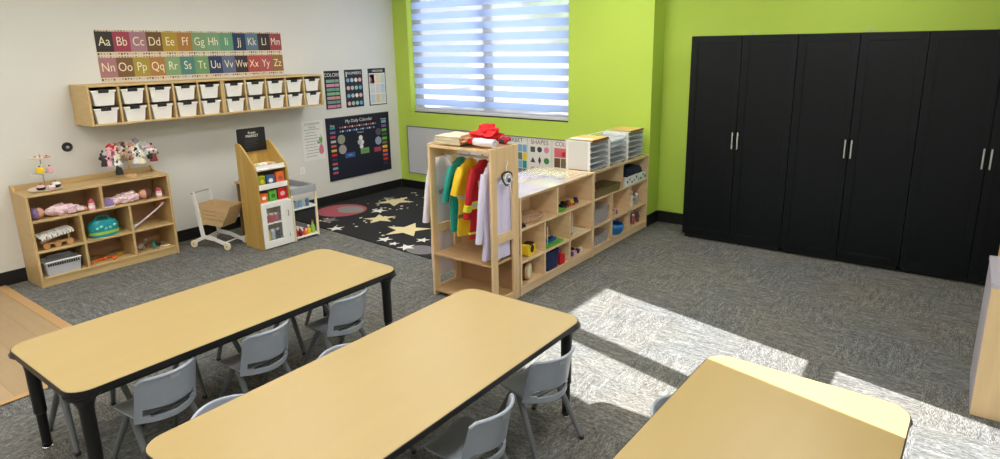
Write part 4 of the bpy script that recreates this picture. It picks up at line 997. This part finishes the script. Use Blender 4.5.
# row 3
t = bin_('wire_basket', 'white handled slotted basket in the bottom left opening of the toy shelf', 'basket', (TXx+.04, LY+.185, M3), .27, .20, .115, LGREY, slots=0)
g = MB()
for k in range(14): g.box(.098, -.118+k*.0172, .085, .1035, -.108+k*.0172, .108)
g.build('slots', BLACK, t); MB().box(.088, -.132, .1165, .112, .132, .124, bev=.003).build('front_rim', WHITE, t)
MB().tube([(0, -.10, .118), (0, -.08, .15), (0, .08, .15), (0, .10, .118)], .006).build('handle', GREYP, t)
og = 'orange toy tools in the bottom middle opening'
for k, (x, y, rz, nm) in enumerate(((.05, .46, .4, 'hammer'), (.02, .53, -.5, 'wrench'), (.07, .60, .9, 'saw'))):
    t = T('toy_'+nm, 'orange toy %s in the bottom middle opening of the toy shelf' % nm, 'toy tool', (TXx+x, LY+y+.01, M3+.001+.001*k), rz, og)
    MB().tube([(0, -.07, .012), (0, .05, .012)], [.010, .008]).build('handle', ORANGE if k != 1 else mat('red_orange', (206, 80, 40), .5), t)
    b = MB()
    if nm == 'hammer': b.tube([(-.03, .055, .014), (.03, .055, .014)], [.013, .013])
    elif nm == 'wrench': b.lathe([(.022, 0), (.022, .02), (.012, .02), (.012, 0)], (0, .065, 0), cap=False)
    else: b.prism([(-.004, .05), (.035, .05), (.02, .14), (-.004, .14)], .006, .012)
    b.build('head', ORANGE if k != 2 else YEL, t)
def animal(label, loc, m, s_, rz):
    t = T('toy_animal', label, 'toy animal', loc, rz, 'toy animals in the bottom right opening')
    b = MB(); b.ell((0, 0, .045*s_), (.022*s_, .045*s_, .024*s_)); b.tube([(0, .035*s_, .055*s_), (0, .055*s_, .075*s_)], [.014*s_, .011*s_]); b.ell((0, .066*s_, .080*s_), (.013*s_, .02*s_, .014*s_))
    for sx in (-1, 1):
        for yy in (-.028, .026): b.tube([(sx*.013*s_, yy*s_, .04*s_), (sx*.014*s_, yy*s_, 0)], [.009*s_, .006*s_])
    b.tube([(0, -.04*s_, .05*s_), (0, -.065*s_, .03*s_)], [.005*s_, .003*s_])
    b.build('body', m, t); MB().ell((.008*s_, .06*s_, .096*s_), (.004*s_, .005*s_, .010*s_)).ell((-.008*s_, .06*s_, .096*s_), (.004*s_, .005*s_, .010*s_)).build('ear', m, t)
animal('grey beige toy animal at the left of the bottom right opening', (TXx+.05, LY+.83, M3), mat('animal_beige', (150, 130, 118), .7), 1.05, .4)
animal('teal toy animal in the middle of the bottom right opening', (TXx+.06, LY+.95, M3), mat('animal_teal', (70, 140, 130), .6), .75, 1.2)
animal('small dark toy animal beside the teal one', (TXx+.03, LY+1.00, M3), DGREY, .6, 2.2)
t = T('cream_tile', 'flat cream piece at the right of the toy animals', 'toy', (TXx+.07, LY+1.045, M3), .2); MB().box(-.03, -.035, 0, .03, .035, .01, bev=.003).build('tile', CREAM, t); MB().box(-.02, -.02, .0102, .02, .02, .012).build('inlay', TAN, t)

# tiered cake stand on the toy shelf
TZ = .791; t = T('tiered_stand', 'three tier toy cake stand on the left end of the toy shelf', 'cake stand', (-6.25, 1.83, TZ))
PL = mat('stand_cream', (226, 214, 196), .35)
for z, r in ((0, .125), (.135, .075), (.262, .085)): MB().lathe([(r*.5, z), (r*.95, z+.004), (r, z+.012), (r*.97, z+.014), (r*.9, z+.008), (.01, z+.007)], seg=28).build('plate', PL if z != .135 else CLEAR, t)
MB().tube([(0, 0, .008), (0, 0, .30)], .005).build('pole', CHROME, t)
def cake(label, loc, m1, m2, r=.034, h=.03):
    t = T('toy_cake', label, 'toy cake', loc, 0, 'toy cakes on the tiered stand'); MB().lathe([(r*.85, 0), (r, h*.6), (r*.98, h)]).build('base', m1, t); MB().lathe([(r*1.02, h), (r*.9, h*1.5), (r*.4, h*1.8), (.003, h*1.95)]).build('icing', m2, t); MB().ell((0, 0, h*2.05), (.008, .008, .008)).build('cherry', BROWN, t)
cake('black toy cake with pink icing on the bottom tier of the stand', (-6.205, 1.785, TZ+.0125), BLACK, PINK, .032, .022)
cake('pink toy cake with cherry at the front of the bottom tier', (-6.17, 1.85, TZ+.0125), PINK, WHITE, .028, .018)
cake('black toy cake with white icing on the right of the bottom tier', (-6.235, 1.905, TZ+.0125), BLACK, WHITE, .034, .024)
cake('yellow toy cake with dark side on the middle tier', (-6.215, 1.805, TZ+.1475), YEL, YEL, .030, .028)
cake('pink toy cake on the middle tier of the stand', (-6.215, 1.875, TZ+.1475), PINK, PINK, .028, .026)
cake('flat cream biscuit toy on the left of the top tier', (-6.22, 1.79, TZ+.2745), CREAM, CREAM, .024, .006)
cake('flat brown biscuit toy on the right of the top tier', (-6.22, 1.87, TZ+.2745), BROWN, PINK, .024, .006)

# puppets on a wooden stand
t = T('puppet_stand', 'small wooden puppet stand on the right end of the toy shelf', 'toy stand', (-6.25, 2.50, TZ))
MB().lathe([(.055, 0), (.058, .008), (.05, .018), (.012, .024), (.010, .05)], seg=20).build('base', TAN, t)
b = MB(); b.tube([(0, 0, .04), (0, 0, .30)], .009)
for k in range(8): a = k*PI/4; b.tube([(0, 0, .15), (.08*math.cos(a), .11*math.sin(a), .24)], .004, seg=6)
b.build('branches', TAN, t)
pd = [('black and white', BLACK, WHITE), ('pale pink', PINK, SKIN), ('crimson', ROSE, RED), ('cream', CREAM, WHITE), ('tan', TAN, BROWN), ('dark grey', DGREY, LGREY), ('white', WHITE, BLACK), ('rose and grey', ROSE, GREYP), ('brown', BROWN, PINK), ('light grey', LGREY, WHITE), ('mauve', mat('mauve', (150, 96, 110), .8), PINK), ('white and black', WHITE, DGREY), ('pink and white', PINK, WHITE), ('charcoal', BLACK, DGREY), ('dusty pink', mat('dusty', (190, 130, 130), .8), CREAM), ('ivory', CREAM, CREAM), ('black and pink', BLACK, PINK), ('silver grey', LGREY, BLACK), ('beige and white', TAN, WHITE), ('snow white', WHITE, WHITE), ('grey and pink', GREYP, PINK), ('deep red', mat('dark_red', (140, 30, 40), .5), WHITE), ('black with cream face', BLACK, CREAM), ('white with pink face', WHITE, PINK), ('pearl grey', LGREY, LGREY), ('brown and white', BROWN, WHITE), ('blush pink', PINK, PINK), ('white with grey face', WHITE, GREYP), ('cream with brown face', CREAM, BROWN), ('black with white face', BLACK, WHITE)]
random.seed(21)
for k, (nm, m1, m2) in enumerate(pd):
    a = k*2.4; rr = .35+.65*((k % 6)/5); th2 = (((k*.618) % 1)*2-1)*1.02; r_2 = .12+.15*math.sqrt((k*.37) % 1); y = r_2*math.sin(th2)-.01; x = .045*math.cos(k*2.4)+.02; z = .035+r_2*math.cos(th2)
    p = T('cloth_puppet', '%s cloth puppet in the bunch on the wooden puppet stand' % nm, 'puppet', (-6.25+x, 2.50+y, TZ+z), rnd(0, 6), 'cloth puppets on the puppet stand')
    s_ = rnd(.8, 1.05)
    b = MB(); b.lathe([(.034*s_, -.055*s_), (.030*s_, -.02*s_), (.016*s_, .022*s_)], seg=14); b.tube([(0, -.014, .01), (.0, -.045*s_, .025)], [.012, .010]).tube([(0, .014, .01), (0, .045*s_, .025)], [.012, .010]); b.build('body', m1, p)
    b = MB(); blob(b, (0, 0, .040*s_), (.033*s_,)*3, .35, 3, 0, k, 2); b.build('head', m2, p)
    MB().ell((0, -.02*s_, .066*s_), (.009, .010, .013)).ell((0, .02*s_, .066*s_), (.009, .010, .013)).build('ear', m1, p)

# ------------------------------------------------------------------ play market stand
SX, SY = -5.42, 3.262
st = T('play_market_stand', 'tall toy market stand with golden wood sides and white glazed door', 'play stand', (SX, SY, 0))
SW, SD = .345, .315
prof = [(0, 0), (0, .72), (-.01, .80), (-.03, .845), (-.10, .90), (-.18, .985), (-.235, 1.028), (-.28, 1.04), (-SD, 1.036), (-SD, 0)]
for y in (0, SW-.015):
    MB().prism(prof[::-1], y, y+.015, axis='y').build('side_panel', OAK, st)
MB().box(-SD, .0155, .03, -SD+.008, SW-.0155, .98).build('back_panel', OAK, st)
for z, m in ((.05, WHITE), (.255, WHITE), (.47, WHITE), (.625, WHITE), (.80, WHITE)):
    MB().box(-SD+.009, .0155, z-.012, -.03 if z < .4 else -.012, SW-.0155, z).build('shelf', m, st)
for z, x in ((.62, -.002), (.80, -.03)):
    MB().box(x-.010, .0155, z-.022, x, SW-.0155, z+.03, bev=.003).build('front_lip', WHITE, st)
d = MB(); y0, y1, z0, z1 = .006, SW-.006, .012, .462; wy0, wy1, wz0_, wz1_ = .055, .215, .085, .415
d.box(.001, y0, z0, .017, wy0, z1, bev=.003).box(.001, wy1, z0, .017, y1, z1, bev=.003).box(.001, wy0, z0, .017, wy1, wz0_, bev=.003).box(.001, wy0, wz1_, .017, wy1, z1, bev=.003).box(.004, wy0, .25, .012, wy1, .262)
do = d.build('door', WHITE, st); MB().box(.007, wy0, wz0_, .008, wy1, wz1_).build('window_pane', GLASS, do)
MB().tube([(.018, .285, .36), (.030, .285, .355), (.030, .285, .30), (.018, .285, .295)], .004).build('handle', CHROME, do)
MB().tube([(.018, .285, .12), (.024, .285, .115), (.024, .285, .09), (.018, .285, .085)], .003).build('handle', CHROME, do)
sg = T('chalk_sign', 'black chalkboard sign with white writing standing in the top of the market stand', 'sign', (SX-.292, SY+.018, .942))
sg.rotation_euler.z = PI/2; sg.rotation_euler.y = 0
MB().prism(rrect(0, 0, .30, .232, .012, 3)[::-1], -.006, .004, axis='y').build('board', BLACK, sg)
lettering(sg, [('Fresh', .155, -.0072, .185, .036, PAPER, 1), ('MARKET', .155, -.0072, .153, .036, PAPER, 1)])
g = MB()
for k in range(4): g.box(.07, -.0075, .115-.022*k, .07+.14-.02*(k % 2), -.0061, .117-.022*k)
g.build('chalk_lines', mat('chalk_grey', (96, 100, 100), .8), sg)
t = T('bread_basket', 'round white dish of toy bread on the top shelf of the market stand', 'dish', (SX-.13, SY+.17, .8005))
b = MB(); b.lathe([(.05, 0), (.085, .02), (.09, .03), (.084, .03), (.046, .005)], seg=24)
for v in b.bm.verts: v.co.y *= 1.35
b.build('dish', PL, t)
for k in range(3):
    o = T('toy_bread', ['left', 'middle', 'right'][k]+' toy bread roll in the dish on the market stand', 'toy food', (SX-.13, SY+.12+.05*k, .8075), .5*k, 'toy bread rolls'); MB().ell((0, 0, .021), (.04, .022, .018)).build('roll', [CREAM, WHITE, TAN][k], o)
def carton(label, loc, w, d, h, m, m2, grp, rz=0):
    t = T('food_carton', label, 'toy food box', loc, rz, grp)
    MB().box(-d/2, -w/2, 0, d/2, w/2, h, bev=.002).build('box', m, t)
    MB().prism([(w*.28*math.cos(a), h*.5+h*.2*math.sin(a)) for a in [j*PI/6 for j in range(12)]], d/2, d/2+.0012, axis='x').build('printed_spot', m2, t)
gU = 'toy food boxes on the market stand'
carton('green toy food box on the left of the upper market shelf', (SX-.045, SY+.065, .6255), .075, .05, .11, mat('olive_green', (150, 160, 40), .5), YEL, gU)
carton('blue toy food box in the middle of the upper market shelf', (SX-.045, SY+.16, .6255), .085, .05, .105, mat('steel_blue', (56, 96, 140), .5), WHITE, gU)
carton('orange toy food box on the right of the upper market shelf', (SX-.045, SY+.265, .6255), .09, .05, .12, ORANGE, ROSE, gU)
carton('orange and white toy food box on the left above the stand door', (SX-.04, SY+.065, .4705), .08, .05, .09, ORANGE, WHITE, gU)
carton('green toy food box in the middle above the stand door', (SX-.04, SY+.165, .4705), .08, .05, .105, GREEN, mat('dark_green', (40, 110, 50), .5), gU)
carton('red toy food box on the right above the stand door', (SX-.04, SY+.27, .4705), .10, .05, .115, RED, PINK, gU)
for k in range(6):
    z = .2555 if k < 3 else .0505; nm, m = [('dark red', mat('dark_red', (140, 30, 40), .5)), ('red', RED), ('rose', ROSE), ('yellow', YEL), ('grey', GREYP), ('navy', NAVY)][k]
    t = T('toy_jar', '%s toy jar behind the glass door of the market stand, %s shelf' % (nm, 'upper' if k < 3 else 'lower'), 'toy jar', (SX-.045, SY+.08+.055*(k % 3), z), 0, 'toy jars behind the door')
    hh = .065 if k < 3 else .11; MB().lathe([(.024, 0), (.026, .005), (.026, hh), (.018, hh+.01)]).build('jar', m, t); MB().lathe([(.019, hh+.0105), (.019, hh+.022)]).build('lid', WHITE, t)
# play counter
KC = T('play_counter', 'grey topped toy counter with white shelves right behind the market stand', 'play counter', (-6.37, 3.615, 0))
kw, kd = .95, .305
g = MB(); z0, z1 = .482, .555
g.box(0, 0, z0, kw, .022, z1, bev=.003).box(0, kd-.022, z0, kw, kd, z1, bev=.003).box(0, .022, z0, .022, kd-.022, z1, bev=.003).box(kw-.022, .022, z0, kw, kd-.022, z1, bev=.003).build('tray_rim', GREYP, KC)
MB().box(.022, .022, z0, kw-.022, kd-.022, z0+.012).build('tray_bottom', LGREY, KC)
for x, y in ((.012, .012), (kw-.012, .012), (.012, kd-.012), (kw-.012, kd-.012)): MB().box(x-.010, y-.010, 0, x+.010, y+.010, z0, bev=.002).build('leg', CREAM, KC)
MB().box(.024, .002, .322, kw-.0225, kd-.002, .336).box(kw-.0225, .024, .322, kw, kd-.024, .336).build('shelf', WHITE, KC); MB().box(.024, .002, .02, kw-.0225, kd-.002, .034).box(kw-.0225, .024, .02, kw, kd-.024, .034).build('shelf', WHITE, KC)
MB().box(.05, .004, .036, .062, .20, .32).build('divider', GREYP, KC)
for k in range(6):
    nm = ['pale blue', 'slate blue', 'light blue', 'white and blue', 'dusky blue', 'sky blue'][k]; m = [LBLUE, mat('slate', (70, 100, 130), .5), LBLUE, WHITE, mat('dusky', (96, 120, 150), .5), mat('skyb', (150, 190, 220), .5)][k]
    t = T('toy_cup', '%s toy cup on the upper shelf of the play counter' % nm, 'toy cup', (-5.455-.055*(k % 2), 3.655+.041*k, .3365), 0, 'blue toy cups on the play counter')
    MB().lathe([(.017, 0), (.020, .065), (.018, .065), (.013, .004)]).build('cup', m, t); MB().tube([(.016, 0, .036), (.028, 0, .03), (.026, 0, .015), (.015, 0, .012)], .003, seg=6).build('handle', m, t)
for k in range(5):
    nm, m = [('red', RED), ('dark red', mat('dark_red', (140, 30, 40), .5)), ('orange', ORANGE), ('yellow', YEL), ('lime green', mat('lime', (160, 200, 80), .4))][k]; hh = [.11, .08, .06, .08, .12][k]
    t = T('toy_bottle', '%s toy bottle on the bottom shelf of the play counter' % nm, 'toy bottle', (-5.46, 3.655+.052*k, .0345), 0, 'toy bottles on the play counter')
    MB().lathe([(.020, 0), (.022, .005), (.022, hh*.6), (.010, hh*.8), (.009, hh)]).build('bottle', m, t); MB().lathe([(.011, hh), (.011, hh+.014)]).build('cap', WHITE if k % 2 else RED, t)
t = T('wooden_play_cupboard', 'narrow wooden cupboard mostly hidden behind the left of the market stand', 'cupboard', (-5.965, 3.355, 0))
g = MB(); g.box(0, 0, .0, .015, .24, .60, bev=.002).box(.205, 0, .0, .22, .24, .60, bev=.002).build('side_panel', mat('cupboard_brown', (150, 120, 84), .5), t)
MB().box(-.01, -.01, .601, .235, .25, .618, bev=.002).build('top', TAN, t); MB().box(.0155, 0, .36, .2045, .24, .374).build('shelf', WHITE, t); MB().box(.0155, 0, .03, .2045, .24, .045).build('shelf', WHITE, t); MB().box(.0155, .225, .045, .2045, .235, .60).build('back_panel', mat('cupboard_brown', (150, 120, 84), .5), t)

# ------------------------------------------------------------------ wooden push cart
PC = T('push_cart', 'white wheeled toy shopping cart with a wooden slatted bin beside the toy shelf', 'toy cart', (-6.13, 2.955, 0), .34)
cl, cw2 = .40, .215
for y in (0, cw2):
    b = MB(); R_ = 9
    arch = [(-.02, .045), (.04, .075), (.12, .11), (.24, .095), (.34, .06), (cl+.01, .045)]
    top_ = [(x, z+.018) for x, z in arch]; bot_ = [(x, z-.018) for x, z in arch]
    b.prism(bot_+top_[::-1], y-.009, y+.009, axis='y'); 
    b.prism([(.085, .10), (.125, .10), (.06, .565), (.028, .565)], y-.008, y+.008, axis='y'); b.build('side_frame', WHITE, PC)
for x in (0, cl):
    for y in (-.022, cw2+.022):
        b = MB(); b.M = Matrix.Translation((x, y, .0365)) @ Matrix.Rotation(PI/2, 4, 'X'); b.lathe([(.036, -.009), (.036, .009), (.012, .0095)], seg=20); wo = b.build('wheel', CREAM, PC)
        b = MB(); b.M = Matrix.Translation((x, y, .0365)) @ Matrix.Rotation(PI/2, 4, 'X'); b.lathe([(.009, -.0105), (.009, .0105)], seg=12); b.build('hub', TAN, wo)
MB().tube([(.043, -.02, .555), (.043, cw2+.02, .555)], .009).build('handle_bar', mat('handle_grey', (176, 176, 178), .4), PC)
MB().tube([(.10, 0, .10), (.10, cw2, .10)], .008).tube([(.34, 0, .06), (.34, cw2, .06)], .008).build('cross_bar', WHITE, PC)
bn = MB(); y0, y1 = .012, cw2-.012
def qz(x, z): return (x, z)
# slatted front side panels of bin: side boards as slanted boxes
P0, P1, P2, P3 = (.10, .24), (.33, .22), (.46, .44), (.082, .45)
for y in (y0, y1-.008): 
    for a, b_ in ((0, .26), (.32, .45), (.51, .64), (.70, 1)):
        L_ = lambda s_, k: (s_[0][0]+(s_[1][0]-s_[0][0])*k, s_[0][1]+(s_[1][1]-s_[0][1])*k)
        le = (P0, P3); ri = (P1, P2)
        bn.prism([L_(le, a), L_(ri, a), L_(ri, b_), L_(le, b_)], y, y+.008, axis='y')
    bn.prism([(.084, .445), (.10, .24), (.112, .24), (.098, .445)], y+.008 if y < .1 else y-.005, y+.013 if y < .1 else y, axis='y'); bn.prism([(.435, .44), (.31, .22), (.33, .22), (.46, .44)], y+.008 if y < .1 else y-.005, y+.013 if y < .1 else y, axis='y')
BW = mat('bin_wood', (206, 176, 130), .5, var=.12, scale=4, stretch=(1, 8, 8))
bn.build('bin_side', BW, PC)
b = MB(); b.prism([P1, P2, (P2[0]-.008, P2[1]), (P1[0]-.008, P1[1])], y0+.0135, y1-.0135, axis='y').build('bin_front', BW, PC)
b = MB(); b.prism([P0, P3, (P3[0]+.008, P3[1]), (P0[0]+.008, P0[1])], y0+.0135, y1-.0135, axis='y').build('bin_back', BW, PC)
MB().box(.112, y0+.0135, .236, .32, y1-.0135, .243).build('bin_floor', BW, PC)

# ------------------------------------------------------------------ cabinets at the right edge of the picture
LAMG = mat('lilac_grey_laminate_sheen', (186, 180, 190), .3)  # greyish lilac laminate; reflected light on the top is in this colour too
t = T('low_cabinet', 'pale wood fronted cabinet with a grey top at the right edge of the picture', 'cabinet', (.215, 3.735, 0))
MB().box(0, .019, .0, .72, .52, .71, bev=.002).build('carcass', LAMG, t)
MB().box(.001, 0, .004, .72, .018, .71, bev=.002).build('front_panel', mat('pale_wood', (222, 192, 142), .4, var=.07, scale=3, stretch=(8, 8, .7)), t)
MB().box(-.003, -.003, .711, .722, .522, .735, bev=.003).build('top', LAMG, t)
t = T('tall_cabinet', 'light wood box cabinet behind the grey topped one at the right picture edge', 'cabinet', (.262, 4.275, 0))
MB().box(0, .019, 0,   .68, .20, .79, bev=.002).build('carcass', mat('pale_wood2', (206, 172, 120), .4, var=.07, scale=3, stretch=(8, 8, .7)), t)
MB().box(0, 0, .0, .68, .018, .79, bev=.002).build('front_panel', mat('pale_wood2', (206, 172, 120), .4), t)
MB().box(-.004, -.004, 0.791, .684, .204, .812, bev=.003).build('top', LAMG, t)
#ENDPART2
# ------------------------------------------------------------------ light and world
W = bpy.data.worlds.new('sky'); S.world = W; W.use_nodes = True
nt = W.node_tree; bg = nt.nodes['Background']; bg.inputs[0].default_value = (.80, .89, 1.0, 1); bg.inputs[1].default_value = 1.6
su = bpy.data.lights.new('sun', 'SUN'); so = bpy.data.objects.new('sun', su); COL.objects.link(so)
su.energy = 22; su.angle = math.radians(.5); su.color = (1, .98, .99)
d = Vector((-1, .235, -.82)).normalized(); so.rotation_euler = d.to_track_quat('-Z', 'Y').to_euler(); so.location = (6, -1, 6)
vs = S.view_settings; vs.view_transform = 'Standard'; vs.look = 'None'; vs.gamma = 1; vs.exposure = 0; vs.use_curve_mapping = False
